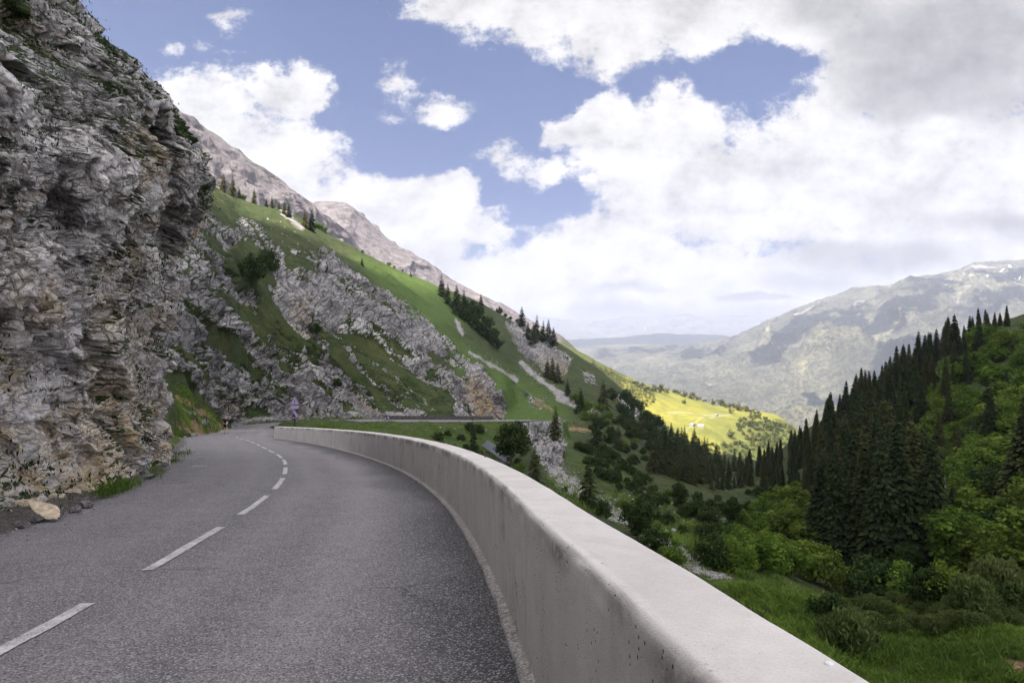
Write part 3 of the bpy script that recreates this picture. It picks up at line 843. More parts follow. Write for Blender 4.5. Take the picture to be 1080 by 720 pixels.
# ================================================================ HILLSIDE (one sheet: gully, opposite slope, second cliff, meadow crest)
def wallY(px):
    o = WL + WR * (TH + .15)
    r = o[:, 0] / np.maximum(o[:, 1], .05) * F + CX
    ok = o[:, 1] > .3
    return float(np.interp(px, r[ok][::-1], o[ok, 1][::-1]))


# per column of the photograph: (row, distance) of the same seven feature lines
COLS = {
    -200: [None, None, None, (520, 30), (420, 40), (200, 60), (0, 90), (-150, 160)],
    60: [None, None, None, (490, 40), (410, 52), (300, 72), (150, 110), (40, 210)],
    180: [None, None, None, (468, 50), (402, 60), (320, 80), (225, 125), (165, 250)],
    208: [None, None, None, (461, 58), (422, 68), (330, 86), (236, 130), (186, 250)],
    235: [None, None, None, (455, 84), (446, 89), (338, 96), (246, 136), (203, 250)],
    255: [None, None, None, (449, 127), (442, 100), (342, 108), (250, 141), (211, 255)],
    275: [None, (455, 84), (450.5, 115), (446.5, 133), (439, 106), (345, 112), (256, 145), (216, 258)],
    300: [None, (456, 86), (448.5, 124), (444.5, 139), (434, 112), (350, 119), (262, 150), (222, 262)],
    350: [None, (459, 98), (446.5, 135), (443, 148), (428, 119), (362, 128), (283, 157), (250, 290)],
    400: [None, (466, 102), (445, 142), (442.5, 153), (424, 126), (372, 137), (308, 167), (276, 330)],
    450: [None, (476, 104), (444.5, 148), (442, 158), (426, 132), (391, 144), (345, 176), (298, 372)],
    500: [None, (488, 106), (444, 154), (441.5, 166), (428, 140), (404, 152), (383, 180), (317, 405)],
    528: [None, (496, 104), (443.5, 161), (441, 173), (432, 148), (416, 156), (402, 196), (331, 430)],
    545: [None, (504, 92), (447, 167), (441.5, 177), (436, 158), (422, 195), (396, 255), (341, 445)],
    570: [None, (514, 80), (482, 138), (442.5, 184), (436, 168), (414, 222), (388, 295), (352, 448)],
    600: [None, (527, 72), (493, 132), (466, 168), (450, 185), (420, 238), (395, 312), (368, 450)],
    650: [None, (560, 62), (522, 108), (494, 146), (466, 195), (444, 250), (426, 320), (404, 430)],
    700: [None, (592, 46), (552, 84), (522, 122), (502, 160), (484, 220), (468, 300), (450, 400)],
    750: [None, (622, 34), (590, 56), (556, 86), (528, 130), (510, 185), (498, 260), (478, 385)],
    800: [None, (650, 26), (612, 48), (582, 72), (556, 98), (528, 150), (505, 220), (486, 335)],
    850: [None, (684, 23), (640, 42), (605, 66), (580, 84), (540, 115), (490, 170), (452, 280)],
    900: [None, (716, 20), (668, 34), (625, 62), (600, 78), (545, 102), (475, 150), (424, 240)],
    950: [None, (725, 18), (668, 32), (632, 56), (606, 72), (540, 94), (455, 145), (396, 228)],
    1000: [None, (720, 18), (664, 30), (640, 46), (608, 68), (535, 90), (432, 140), (368, 222)],
    1040: [None, (716, 18), (655, 29), (640, 42), (606, 64), (525, 88), (415, 135), (343, 216)],
    1080: [None, (712, 18), (652, 28), (640, 40), (602, 60), (515, 86), (400, 130), (333, 212)],
    1300: [None, (700, 18), (650, 28), (632, 40), (590, 56), (480, 80), (350, 120), (270, 200)],
}
_cpx = np.array(sorted(COLS))
_ky = np.zeros((9, len(_cpx))); _kr = np.zeros((9, len(_cpx)))
for j, px in enumerate(_cpx):
    c = COLS[px]
    if px < 260:
        ys = [14, 22, 30] if px < 100 else ([18, 28, 42] if px < 215 else ([22, 40, 62] if px < 250 else [22, 50, 100]))
        for k in range(3):
            zr = -1.7 - .0764 * ys[k] - .7
            _kr[k, j] = ys[k]; _ky[k, j] = HOR - zr * F / ys[k]
    else:
        Y0 = wallY(px) if px < 1060 else 1.4
        Y0 = max(Y0, 1.4)
        z0 = -1.7 - .0764 * Y0 - .9
        _kr[0, j] = Y0; _ky[0, j] = HOR - z0 * F / Y0
        for k in (1, 2): _ky[k, j], _kr[k, j] = c[k]
    for k in range(3, 8):
        _ky[k, j], _kr[k, j] = c[k]
        if k > 3: _kr[k, j] *= np.interp(px, [60, 208, 235, 255, 528, 600, 700], [1, 1.1, 1.2, 1.32, 1.27, 1.15, 1.0])
    _kr[8, j] = _kr[7, j] * 1.35; _ky[8, j] = c[7][0] + 40
PXQ = np.concatenate([np.arange(-200, 160, 8.), np.arange(160, 1100, 1.0), np.arange(1100, 1301, 5.)])
rows = [34, 70, 44, 56, 100, 105, 100, 14]
TQ = np.concatenate([np.linspace(k, k + 1, n, endpoint=False) for k, n in enumerate(rows)] + [[8.0]])
kz_log = pchip(_cpx, np.log(_kr), PXQ)          # (9, ncol)
# interpolate the height over distance rather than the row for k0 (it lies nearly underfoot)
ky = pchip(_cpx, np.clip(_ky, -400, 2200), PXQ)
nC, nR = len(PXQ), len(TQ)
Yg = np.exp(pchip(np.arange(9), kz_log.T, TQ))   # (ncol, nrow)
slope = pchip(np.arange(9), ((HOR - ky) / F).T, TQ)
H = np.zeros((nC, nR, 3))
H[..., 1] = Yg
H[..., 0] = (PXQ[:, None] - CX) / F * Yg
H[..., 2] = slope * Yg
T = np.repeat(TQ[None], nC, 0); PXg = np.repeat(PXQ[:, None], nR, 1)
PYg = HOR - F * H[..., 2] / Yg

# ---- what grows or lies where (in the photograph's pixels at first, then fixed to the ground)
def soft_poly(poly, soft=6.0):
    """1 inside, 0 outside, with a soft border in pixels"""
    x = PXg; y = PYg
    ins = in_poly(x, y, poly)
    d = np.full(x.shape, 1e9)
    n = len(poly)
    for i in range(n):
        ax, ay = poly[i]; bx, by = poly[(i + 1) % n]
        L = (bx - ax) ** 2 + (by - ay) ** 2
        t = np.clip(((x - ax) * (bx - ax) + (y - ay) * (by - ay)) / L, 0, 1)
        d = np.minimum(d, np.hypot(x - ax - t * (bx - ax), y - ay - t * (by - ay)))
    d = np.where(ins, d, -d)
    return sstep(-soft, soft, d)


def soft_line(pts, w):
    x = PXg; y = PYg
    d = np.full(x.shape, 1e9)
    for (ax, ay), (bx, by) in zip(pts[:-1], pts[1:]):
        L = (bx - ax) ** 2 + (by - ay) ** 2
        t = np.clip(((x - ax) * (bx - ax) + (y - ay) * (by - ay)) / L, 0, 1)
        d = np.minimum(d, np.hypot(x - ax - t * (bx - ax), y - ay - t * (by - ay)))
    return np.exp(-(d / w) ** 2)


vis = T > 1
front_t = (T > .9)
cliffB = soft_poly([(150, 460), (150, 150), (232, 236), (262, 222), (300, 262), (345, 262), (392, 300), (430, 322), (462, 350), (488, 372), (512, 395), (534, 430), (532, 442), (470, 441), (240, 449)], 7) * (T > 3.02)
# grass bands crossing the rock downwards to the right
ang = math.radians(42)
ua = (PXg * math.cos(ang) + PYg * math.sin(ang)); ub = (-PXg * math.sin(ang) + PYg * math.cos(ang))
band = fbm(np.stack([ua / 95, ub / 17, ua * 0], -1) + 3, 5)
band2 = fbm(np.stack([ua / 22, ub / 9, ua * 0 + 4], -1) + 13, 4)
rightness = sstep(300, 480, PXg)
rockB = cliffB * (.80 + .10 * (1 - rightness) - .75 * sstep(.05, .42, band) - .40 * sstep(.0, .5, band2))
for poly, w in [
    ([(176, 400), (184, 398), (243, 452), (176, 466)], 1.3),                       # grass wedge at the foot
    ([(360, 350), (395, 372), (520, 441), (455, 441), (395, 400)], .42),           # grassy gully right of the big rock
    ([(240, 262), (262, 255), (285, 268), (290, 300), (250, 306)], .8),
    ([(300, 345), (330, 352), (345, 372), (300, 392), (285, 375)], .35),
    ([(225, 200), (262, 215), (300, 262), (240, 246), (228, 262)], .25),
]:
    rockB -= w * soft_poly(poly, 5)
for poly, w in [
    ([(352, 285), (380, 290), (445, 330), (470, 372), (430, 368), (372, 330)], .55), # pale slabs
    ([(300, 402), (345, 388), (372, 415), (352, 440), (300, 438)], .5),
    ([(482, 395), (505, 384), (534, 425), (532, 441), (478, 441)], .9),              # ochre spur
    ([(290, 290), (352, 268), (365, 330), (345, 350), (300, 330)], .55),
]:
    rockB += w * soft_poly(poly, 4)
rockB = np.maximum(rockB, .20 * cliffB)
rock = np.where(T > 3.02, rockB, 0)
for poly, w in [
    ([(547, 446), (572, 441), (590, 447), (599, 468), (594, 486), (578, 493), (563, 474)], .9),  # rock under the far road bend
    ([(531, 338), (545, 340), (604, 378), (597, 396), (575, 392), (545, 368)], .95),  # pale rock rib on the crest
    ([(552, 415), (578, 417), (574, 434), (556, 430)], .6),
    ([(608, 385), (626, 392), (634, 408), (618, 405)], .7),
    ([(648, 414), (668, 424), (680, 445), (668, 440), (652, 428)], .8),
    ([(470, 315), (484, 320), (500, 338), (482, 336)], .35),
    ([(560, 345), (585, 355), (590, 364), (572, 362)], .7),
    ([(322, 222), (342, 226), (352, 245), (334, 240)], .6),
    ([(236, 184), (262, 200), (290, 214), (262, 212)], .45),
]:
    rock = np.maximum(rock, w * soft_poly(poly, 6) * front_t)
rock = np.maximum(rock, .75 * sstep(.35, .55, fbm(np.stack([ua / 40, ub / 14, ua * 0 + 9], -1), 4)) * soft_poly([(440, 330), (520, 390), (600, 440), (640, 460), (560, 440), (500, 395)], 8))
scree = 0 * T
for pts, w, a in [
    ([(585, 494), (612, 514), (650, 540), (690, 568), (730, 592), (765, 606)], 11, .78),
    ([(480, 338), (488, 352)], 2.2, .9), ([(495, 372), (520, 384), (545, 400)], 2.6, .85),
    ([(550, 382), (572, 402), (600, 424), (628, 438)], 4.0, .85), ([(590, 418), (630, 437)], 5, .8),
    ([(184, 424), (205, 436), (228, 452)], 2.0, .62), ([(184, 464), (210, 459), (236, 455)], 2.2, .8), ([(245, 448), (290, 440), (330, 437), (400, 437), (440, 438)], 3.2, .8),
    ([(362, 415), (384, 436)], 7, .6), ([(300, 225), (318, 240)], 5, .8), ([(286, 214), (300, 224)], 2.5, .6),
    ([(440, 398), (470, 412)], 2.5, .7), ([(395, 380), (450, 425)], 4, .45),
    ([(640, 520), (690, 538)], 2.5, .5), ([(700, 530), (740, 560)], 7, .35),
]:
    scree = np.maximum(scree, a * soft_line(pts, w) * front_t)
scree = np.maximum(scree, .62 * soft_poly([(990, 690), (1000, 680), (955, 700), (930, 716)], 4))
earth = 0 * T
for pts, w, a in [
    ([(602, 451), (630, 453)], 4, .66), ([(1062, 700), (1080, 706), (1092, 715)], 13, .95), ([(962, 694), (938, 712)], 9, .62), ([(1010, 690), (1050, 695)], 7, .5),
    ([(186, 440), (236, 457)], 6, .62), ([(184, 462), (205, 459), (234, 456)], 4, .8), ([(186, 418), (212, 436), (232, 450)], 3, .75), ([(194, 436), (216, 452)], 4, .8), ([(566, 425), (582, 434)], 4, .6), ([(372, 415), (392, 432)], 8, .6), ([(535, 322), (545, 330)], 3, .5),
]:
    earth = np.maximum(earth, a * soft_line(pts, w) * front_t)
ochre = np.clip(.9 * soft_line([(505, 418), (510, 438)], 11) + .7 * soft_line([(498, 400), (520, 436)], 8) + .5 * soft_line([(318, 320), (322, 350)], 9) + .5 * soft_line([(236, 428), (262, 440)], 10) + .55 * soft_line([(575, 385), (600, 392)], 9), 0, 1)
lush = np.clip(.9 * soft_poly([(440, 330), (600, 430), (600, 470), (520, 440), (480, 380)], 14) + .8 * soft_poly([(370, 270), (470, 300), (520, 345), (440, 340)], 8) + .9 * soft_poly([(770, 605), (900, 700), (1100, 720), (1100, 650), (900, 655), (820, 610)], 18) + .5 * soft_poly([(600, 480), (760, 560), (700, 530), (640, 480)], 10) + .35 * soft_poly([(290, 446), (520, 446), (540, 490), (380, 465)], 6), 0, 1)

# ---- relief
hx = H.copy()
N = grid_normals(hx); N *= np.where(N[..., 2:3] < 0, -1, 1)
size = np.clip(Yg / 120, .12, 2.5)
gr = .9 * fbm(H * .035, 4) * np.clip(Yg / 60, .1, 1.6) + .35 * fbm(H * .22 + 8, 4) * np.clip(Yg / 60, .25, 1.2) + .10 * fbm(H * 1.1 + 3, 4)
warp = np.stack([fbm(H * .09 + 5, 4), fbm(H * .09 + 31, 4), fbm(H * .09 + 77, 4)], -1)
hb = bedding(np.stack([H[..., 1] * .3, H[..., 0] * .9 + H[..., 1] * .15, H[..., 2]], -1), .72)
q = (hb + warp * 3.0) * np.array([.45, 1.0, .55])
f1, e1, r1 = facets(q * .15, 1.0); f2, e2, r2 = facets(q * .42 + 4, 1.0); f3, e3, r3 = facets(q * 1.2 + 9 + warp, 1.0)
rk = 1.5 * f1 + .85 * f2 + .42 * f3 + .9 * (ridged(hb * np.array([.08, .3, .2]) + warp * .4, 5) - .8) - .8 * np.exp(-(e1 / .07) ** 2) - .35 * np.exp(-(e2 / .07) ** 2)
rk *= np.where(T > 3, sstep(3.0, 3.25, T), 1)
rmask = sstep(.25, .7, rock)
d = gr * (1 - .6 * rmask) * sstep(.15, 1.2, T) + rk * rmask + .55 * sstep(.3, .7, band) * cliffB * (T > 3.2) * 0
d *= np.where(T > 6.9, np.clip(1 - (T - 6.9), .2, 1), 1)
# the old earth mound at the foot of the valley
H2 = H + N * d[..., None]
mound = np.exp(-(((H[..., 0] - 15.5) / 7.5) ** 2 + ((H[..., 1] - 26.0) / 5.0) ** 2))
H2[..., 2] += 1.7 * mound * (1 + .3 * fbm(H * .5, 3)) + 1.2 * np.exp(-(((H[..., 0] - 25) / 6) ** 2 + ((H[..., 1] - 33.0) / 5) ** 2))
# road bench
msk = (T < 4.7) & (Yg < 235)
zr, dr, sdr = road_z(H2[..., 0][msk], H2[..., 1][msk])
w = sstep(5.8, 4.0, dr) * np.where(Yg[msk] > 150, sstep(4.7, 4.0, T[msk]), sstep(3.85, 3.15, T[msk]))
z = H2[..., 2][msk]
z = z * (1 - w) + (zr - .16) * w
H2[..., 2][msk] = z
lim = np.where((dr < 4.0) & ((T[msk] < 3.3) | (Yg[msk] > 150)), zr - .14, 9e9)
H2[..., 2][msk] = np.minimum(H2[..., 2][msk], lim)
hm = mesh('hillside', H2.reshape(-1, 3), grid_faces(nC, nR), True, {'cell': .5 * r1 + .5 * r2, 'rock': rock, 'scree': scree, 'earth': earth, 'ochre': ochre, 'lush': lush})
tag(link('hillside', hm, MAT['hill']), 'green valley sides with limestone crags and scree', 'hillside', kind='structure')
HPX = (H2[..., 0] / H2[..., 1]) * F + CX; HPY = HOR - F * H2[..., 2] / H2[..., 1]


def ground(px, py, tmin=1.02, tmax=7.0):
    """the point of the hillside that the photograph shows at (px, py)"""
    j = int(np.argmin(np.abs(PXQ - px)))
    ok = np.where((TQ >= tmin) & (TQ <= tmax))[0]
    col = HPY[j, ok]
    hit = np.where(col <= py)[0]
    i = ok[hit[0]] if len(hit) else ok[int(np.argmin(col))]
    return H2[j, i].copy()


# ================================================================ MOUNTAINS FURTHER OFF
def sheet(name, cols, nrows, step, mat, knots_n, relief, attrs, label, x0, x1):
    """cols: px -> [(row, distance), ...] from the hidden foot to the skyline and down behind it"""
    cx = np.array(sorted(cols)); K = len(cols[cx[0]])
    ky = np.array([[cols[c][k][0] for c in cx] for k in range(K)], float); kr = np.array([[cols[c][k][1] for c in cx] for k in range(K)], float)
    px = np.arange(x0, x1 + .1, step)
    t = np.concatenate([np.linspace(k, k + 1, n, endpoint=False) for k, n in enumerate(nrows)] + [[K - 1]])
    y = pchip(cx, ky, px); r = pchip(cx, np.log(kr), px)
    Y = np.exp(pchip(np.arange(K), r.T, t)); S = pchip(np.arange(K), ((HOR - y) / F).T, t)
    G = np.stack([(px[:, None] - CX) / F * Y, Y, S * Y], -1)
    Tm = np.repeat(t[None], len(px), 0)
    PX = np.repeat(px[:, None], len(t), 1); PY = HOR - F * G[..., 2] / Y
    N = grid_normals(G); N *= np.where(N[..., 2:3] < 0, -1, 1)
    G2 = G + N * relief(G, Tm)[..., None]
    me = mesh(name, G2.reshape(-1, 3), grid_faces(len(px), len(t)), True, attrs(G2, PX, PY, Tm))
    o = tag(link(name, me, mat), label, 'mountain', kind='structure')
    return o, G2, PX, PY, px, t


# the grey ridge behind the crest, in two masses
def ridge_relief(a):
    def f(G, T):
        k = np.clip(1.9 - T, .0, 1)
        return a * ((ridged(G * np.array([.006, .003, .004]) + .3 * np.stack([fbm(G * .01, 3)] * 3, -1), 6) - .8) * .9 + .25 * fbm(G * .03, 5)) * np.clip(1.15 - T * .95, .14, 1) * np.where(G[..., 0] / G[..., 1] * F + CX > 560, .35, 1)
    return f


ridge_attr = lambda G, PX, PY, T: {'grass': np.clip(.55 * sstep(.9, .2, T) + .0 * PX, 0, 1)}
S1 = {150: [(330, 520), (85, 830), (140, 1000)], 200: [(330, 540), (124, 850), (190, 1050)], 230: [(330, 560), (141, 870), (210, 1080)], 265: [(330, 580), (170, 890), (240, 1100)], 300: [(330, 600), (196, 920), (260, 1150)], 325: [(340, 620), (212, 950), (280, 1180)], 350: [(350, 640), (234, 980), (300, 1200)], 380: [(380, 660), (262, 1000), (330, 1200)], 420: [(420, 680), (300, 1000), (360, 1200)]}
sheet('mountain_ridge', S1, [240, 12], .8, MAT['ridge'], 3, ridge_relief(26), ridge_attr, 'grey scree and rock mountain rising behind the grassy crest', 150, 420)
S2 = {300: [(380, 900), (225, 1500), (290, 1900)], 325: [(380, 900), (215, 1500), (290, 1900)], 338: [(380, 900), (212, 1500), (290, 1900)], 362: [(380, 900), (214, 1480), (290, 1900)], 380: [(390, 900), (226, 1460), (300, 1900)], 410: [(400, 880), (251, 1440), (320, 1900)], 440: [(410, 860), (271, 1420), (340, 1900)], 470: [(420, 840), (290, 1400), (360, 1900)], 500: [(430, 820), (306, 1380), (380, 1900)], 530: [(440, 880), (322, 1360), (390, 1900)], 560: [(450, 1000), (338, 1340), (400, 1900)], 590: [(440, 1180), (353, 1320), (420, 1900)], 620: [(440, 1180), (380, 1340), (430, 1800)], 660: [(450, 1180), (412, 1340), (440, 1700)], 700: [(470, 1180), (435, 1340), (460, 1600)]}
sheet('mountain_spur', S2, [220, 12], .8, MAT['ridge'], 3, ridge_relief(26), lambda G, PX, PY, T: {'grass': np.clip(.5 * sstep(.9, .2, T) + .7 * sstep(540, 620, PX), 0, 1)}, 'far grey rocky ridge running down towards the valley under cloud', 300, 700)

# sunlit meadow spur
S3 = {560: [(470, 640), (420, 800), (354, 1150), (410, 1500)], 600: [(480, 640), (430, 800), (366, 1150), (420, 1500)], 640: [(490, 650), (440, 800), (386, 1150), (440, 1500)], 662: [(495, 650), (446, 800), (397, 1150), (450, 1500)], 680: [(500, 660), (450, 800), (405, 1150), (455, 1500)], 700: [(505, 660), (455, 800), (409, 1150), (460, 1500)], 730: [(515, 660), (462, 790), (418, 1120), (470, 1450)], 760: [(525, 660), (472, 780), (427, 1080), (475, 1400)], 790: [(530, 660), (482, 770), (432, 1050), (480, 1400)], 815: [(535, 660), (486, 760), (437, 1020), (490, 1350)], 840: [(540, 660), (494, 750), (452, 990), (500, 1300)], 870: [(550, 660), (505, 740), (470, 960), (520, 1250)], 930: [(570, 660), (530, 740), (505, 920), (550, 1200)]}
def meadow_attrs(G, PX, PY, T):
    fo = .75 * sstep(690, 640, PX + .5 * (PY - 400)) * sstep(560, 600, PX) + .62 * sstep(760, 800, PX) * sstep(436, 446, PY) * sstep(496, 470, PY) + .55 * sstep(462, 474, PY) * sstep(700, 740, PX) * sstep(500, 484, PY)
    tr = 0 * PX
    for pts, w in [([(704, 437), (740, 438), (756, 438)], 1.0), ([(722, 457), (730, 448), (745, 441), (770, 437)], .9), ([(690, 420), (735, 421)], .0001)]:
        d = np.full(PX.shape, 1e9)
        for (ax, ay), (bx, by) in zip(pts[:-1], pts[1:]):
            L = (bx - ax) ** 2 + (by - ay) ** 2
            t = np.clip(((PX - ax) * (bx - ax) + (PY - ay) * (by - ay)) / L, 0, 1)
            d = np.minimum(d, np.hypot(PX - ax - t * (bx - ax), PY - ay - t * (by - ay)))
        tr = np.maximum(tr, np.exp(-(d / w) ** 2))
    return {'forest_and_shade': fo, 'track': tr}


mo, MG, MPX, MPY, mpx, mt = sheet('valley_meadow', S3, [60, 110, 12], 1.2, MAT['meadow'], 4, lambda G, T: (9 * fbm(G * .006, 4) + 2 * fbm(G * .03, 4)) * np.where(T > 1.8, .35, 1), meadow_attrs, 'sunlit yellow green meadow spur below the crest', 560, 930)


def meadow_ground(px, py):
    j = int(np.argmin(np.abs(mpx - px)))
    col = HOR - F * MG[j, :, 2] / MG[j, :, 1]
    ok = mt <= 2.0
    c = np.where(ok, col, 1e9)
    hit = np.where((col <= py) & ok)[0]
    i = hit[0] if len(hit) else int(np.argmin(c))
    return MG[j, i].copy()


# the far mountain across the main valley
S4 = {480: [(470, 2200), (425, 3400), (392, 5500), (372, 8200), (420, 11000)], 560: [(470, 2200), (425, 3400), (392, 5500), (370, 8200), (420, 11000)], 620: [(480, 2100), (430, 3300), (392, 5500), (366, 8200), (420, 11000)], 660: [(485, 2100), (432, 3200), (390, 5300), (363, 8000), (420, 11000)], 700: [(490, 2000), (436, 3100), (390, 5000), (364, 7600), (420, 10000)], 740: [(495, 2000), (440, 3000), (388, 4700), (362, 7200), (410, 9500)], 762: [(495, 2000), (440, 3000), (384, 4600), (358, 6700), (405, 9000)], 800: [(500, 1950), (444, 2900), (375, 4400), (343, 6300), (400, 8400)], 840: [(505, 1900), (446, 2800), (366, 4200), (325, 6000), (390, 8000)], 880: [(505, 1900), (446, 2750), (358, 4100), (311, 5850), (380, 7800)], 905: [(505, 1900), (446, 2700), (354, 4000), (304.5, 5800), (370, 7600)], 940: [(505, 1900), (444, 2650), (350, 3950), (300, 5750), (360, 7600)], 958: [(505, 1900), (442, 2650), (347, 3900), (292.5, 5700), (360, 7600)], 985: [(505, 1900), (440, 2600), (345, 3900), (291, 5700), (360, 7500)], 1000: [(505, 1900), (440, 2600), (344, 3900), (288, 5700), (355, 7500)], 1035: [(505, 1900), (440, 2600), (342, 3900), (277, 5650), (350, 7500)], 1080: [(505, 1900), (440, 2600), (340, 3900), (275, 5600), (350, 7500)], 1130: [(505, 1900), (440, 2600), (340, 3900), (283, 5600), (350, 7500)], 1250: [(505, 1900), (440, 2600), (350, 3900), (300, 5600), (360, 7500)]}
def blobs2(PX, PY, lst):
    r = 0 * PX
    for cx_, cy_, rx, ry, rot, w in lst:
        a = math.radians(rot); u = (PX - cx_) * math.cos(a) + (PY - cy_) * math.sin(a); v = -(PX - cx_) * math.sin(a) + (PY - cy_) * math.cos(a)
        r = np.maximum(r, w * np.exp(-((u / rx) ** 2 + (v / ry) ** 2)))
    return r


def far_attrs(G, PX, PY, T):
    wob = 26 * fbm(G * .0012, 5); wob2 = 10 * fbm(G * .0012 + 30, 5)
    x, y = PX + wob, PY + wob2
    return {'forest_and_shade': blobs2(x, y, [(860, 345, 75, 14, -20, .95), (810, 368, 30, 8, -14, .85), (945, 330, 80, 15, -22, .95), (905, 402, 85, 12, -14, 1.05), (850, 412, 24, 10, 40, .9), (970, 372, 70, 10, -22, .95), (1050, 318, 60, 16, -14, .85), (730, 377, 38, 6, -6, .9), (640, 374, 30, 5, 4, .7), (990, 300, 80, 9, -10, .75), (1060, 295, 40, 9, -10, .7), (700, 368, 60, 4, 0, .9), (800, 345, 40, 8, -24, .6)]),  # dark patches: woods, plus cloud shade painted into the colour
            'rock': np.clip(  .35 * sstep(318, 286, PY + .12 * (PX - 1000)) * sstep(860, 960, PX) + blobs2(x, y, [(905, 328, 30, 6, -40, .6), (975, 320, 34, 6, -38, .65), (860, 330, 28, 6, -25, .5), (756, 392, 3, 12, 30, .42), (726, 408, 4, 5, 0, .35), (1015, 310, 22, 5, -30, .5)]), 0, 1),
            'pale': blobs2(x, y, [(935, 345, 42, 6, -38, .6), (870, 372, 50, 9, -14, .45), (835, 440, 16, 6, 20, 1.2), (800, 352, 26, 5, -25, .5), (1050, 316, 24, 6, -20, .42), (680, 384, 24, 5, 5, .7), (880, 430, 60, 12, -14, .5), (905, 408, 14, 5, -10, .9)]),
            'snow': blobs2(PX + .3 * wob, PY, [(1056, 288, 8, 1.1, -22, .75), (1066, 284, 7, 1.0, -28, .75), (1072, 293, 7, 1.0, -20, .65), (1040, 297, 4, .8, -20, .5)])}


sheet('far_mountain', S4, [40, 130, 130, 12], 1.1, MAT['far'], 5, lambda G, T: (105 * (ridged(G * np.array([.0011, .0007, .0009]) + .25 * np.stack([fbm(G * .0016, 3)] * 3, -1), 6) - .8) * np.clip(1.05 - np.clip(T - 2, 0, 2) * 1.0, .10, 1) * sstep(600, 900, G[..., 0] / G[..., 1] * F + CX) + 55 * fbm(G * .0028, 5) * sstep(3.1, 2.5, T) + 14 * fbm(G * .012, 4)), far_attrs, 'hazy mountain with painted cloud shade, woods and pale grass across the valley', 480, 1250)
S5 = {440: [(400, 8000), (358, 9500), (380, 11000)], 600: [(400, 8000), (359, 9500), (380, 11000)], 660: [(400, 8000), (356, 9500), (380, 11000)], 700: [(400, 8000), (351.5, 9500), (380, 11000)], 735: [(400, 8000), (353, 9500), (380, 11000)], 770: [(400, 8000), (354, 9500), (380, 11000)], 800: [(400, 8000), (347, 9500), (380, 11000)], 830: [(400, 8000), (340, 9500), (380, 11000)], 1000: [(400, 8000), (340, 9500), (380, 11000)]}
sheet('dark_hills', S5, [60, 10], 1.5, MAT['far'], 3, lambda G, T: 30 * fbm(G * .002, 5), lambda G, PX, PY, T: {'forest_and_shade': 1 + 0 * PX, 'rock': 0 * PX, 'pale': 0 * PX, 'snow': 0 * PX}, 'dark wooded hills closing the main valley', 440, 1000)
S6 = {420: [(390, 12000), (338, 15500), (360, 18000)], 575: [(390, 12000), (336, 15500), (360, 18000)], 610: [(390, 12000), (340, 15500), (360, 18000)], 640: [(390, 12000), (337, 15500), (360, 18000)], 700: [(390, 12000), (333, 15500), (360, 18000)], 760: [(390, 12000), (332, 15500), (360, 18000)], 840: [(390, 12000), (333, 15500), (360, 18000)], 1000: [(390, 12000), (330, 15500), (360, 18000)]}
sheet('distant_mountains', S6, [90, 10], 1.5, MAT['far'], 3, lambda G, T: 60 * (ridged(G * .0006, 5) - .8) + 25 * fbm(G * .003, 4), lambda G, PX, PY, T: {'forest_and_shade': .45 + 0 * PX, 'rock': blobs2(PX, PY, [(682, 345, 3, 10, 30, .5), (692, 340, 3, 7, -40, .5), (745, 346, 3, 7, 20, .4)]), 'pale': 0 * PX, 'snow': 0 * PX}, 'distant blue mountains under low cloud', 420, 1000)
gp = MB(); gp.add([(-26000, -6000, -420), (26000, -6000, -420), (26000, 34000, -420), (-26000, 34000, -420)], [(0, 1, 2, 3)])
tag(gp.build('ground', MAT['far']), 'low valley ground', 'ground', kind='structure')

# ================================================================ UNSEEN CLOUD SHEET ADDED BEHIND THE VIEWER, CUT TO SHADE THE NEAR VALLEY
CH = 1250.0
def fall(p):       # where the ray of sun through p meets the level of the viewer
    return p[:2] - p[2] * SUN[:2] / SUN[2]
shade = [(-520, -330), (-520, 150), (-330, 235)]
for px, py in [(215, 208), (240, 217), (262, 226), (290, 236), (312, 247), (340, 259), (365, 269), (395, 285), (428, 301), (458, 316)]:
    shade.append(fall(ground(px, py)))
for px in (475, 500, 545, 600, 650, 700, 760, 800, 850, 900, 960, 1010):
    shade.append(fall(ground(px, -99)) * 1.05)
shade = np.array([tuple(q) for q in shade] + [(420, 240), (420, -330)], float)
nb_ = 420
per = np.concatenate([[0], np.cumsum(np.hypot(*np.diff(np.vstack([shade, shade[:1]]), axis=0).T))])
sq = np.linspace(0, per[-1], nb_, endpoint=False)
rim = np.stack([np.interp(sq, per, np.append(shade[:, k], shade[0, k])) for k in (0, 1)], 1)
rim += 9 * np.stack([fbm(np.stack([rim[:, 0] / 30, rim[:, 1] / 30, 0 * sq + k * 7], -1), 4) for k in (0, 1)], 1)
cen = np.array([20, 60.])
off = SUN[:2] / SUN[2] * CH
nr_ = 26
top_, bot_ = [], []
for k in range(nr_ + 1):
    f = k / nr_
    xy = cen + (rim - cen) * f
    puff = math.sqrt(max(0, 1 - f ** 3))
    nse = fbm(np.stack([xy[:, 0] / 90, xy[:, 1] / 90, 0 * sq], -1), 4)
    nse2 = fbm(np.stack([xy[:, 0] / 60, xy[:, 1] / 60, 0 * sq + 5], -1), 4)
    top_.append(np.column_stack([xy + off, CH + puff * (12 + 8 * nse)])); bot_.append(np.column_stack([xy + off, CH - puff * (16 + 9 * nse2)]))
CVv = np.vstack(top_ + bot_)
cf = []
for layer in (0, 1):
    o_ = layer * (nr_ + 1) * nb_
    for k in range(nr_):
        a = np.arange(nb_); b = (a + 1) % nb_
        cf.append(np.stack([o_ + k * nb_ + a, o_ + k * nb_ + b, o_ + (k + 1) * nb_ + b, o_ + (k + 1) * nb_ + a], 1))
cm = M('shade_cloud_white')
MAT['cloud'] = cm.done((.85, .85, .86), 1.0, spec=0.0)
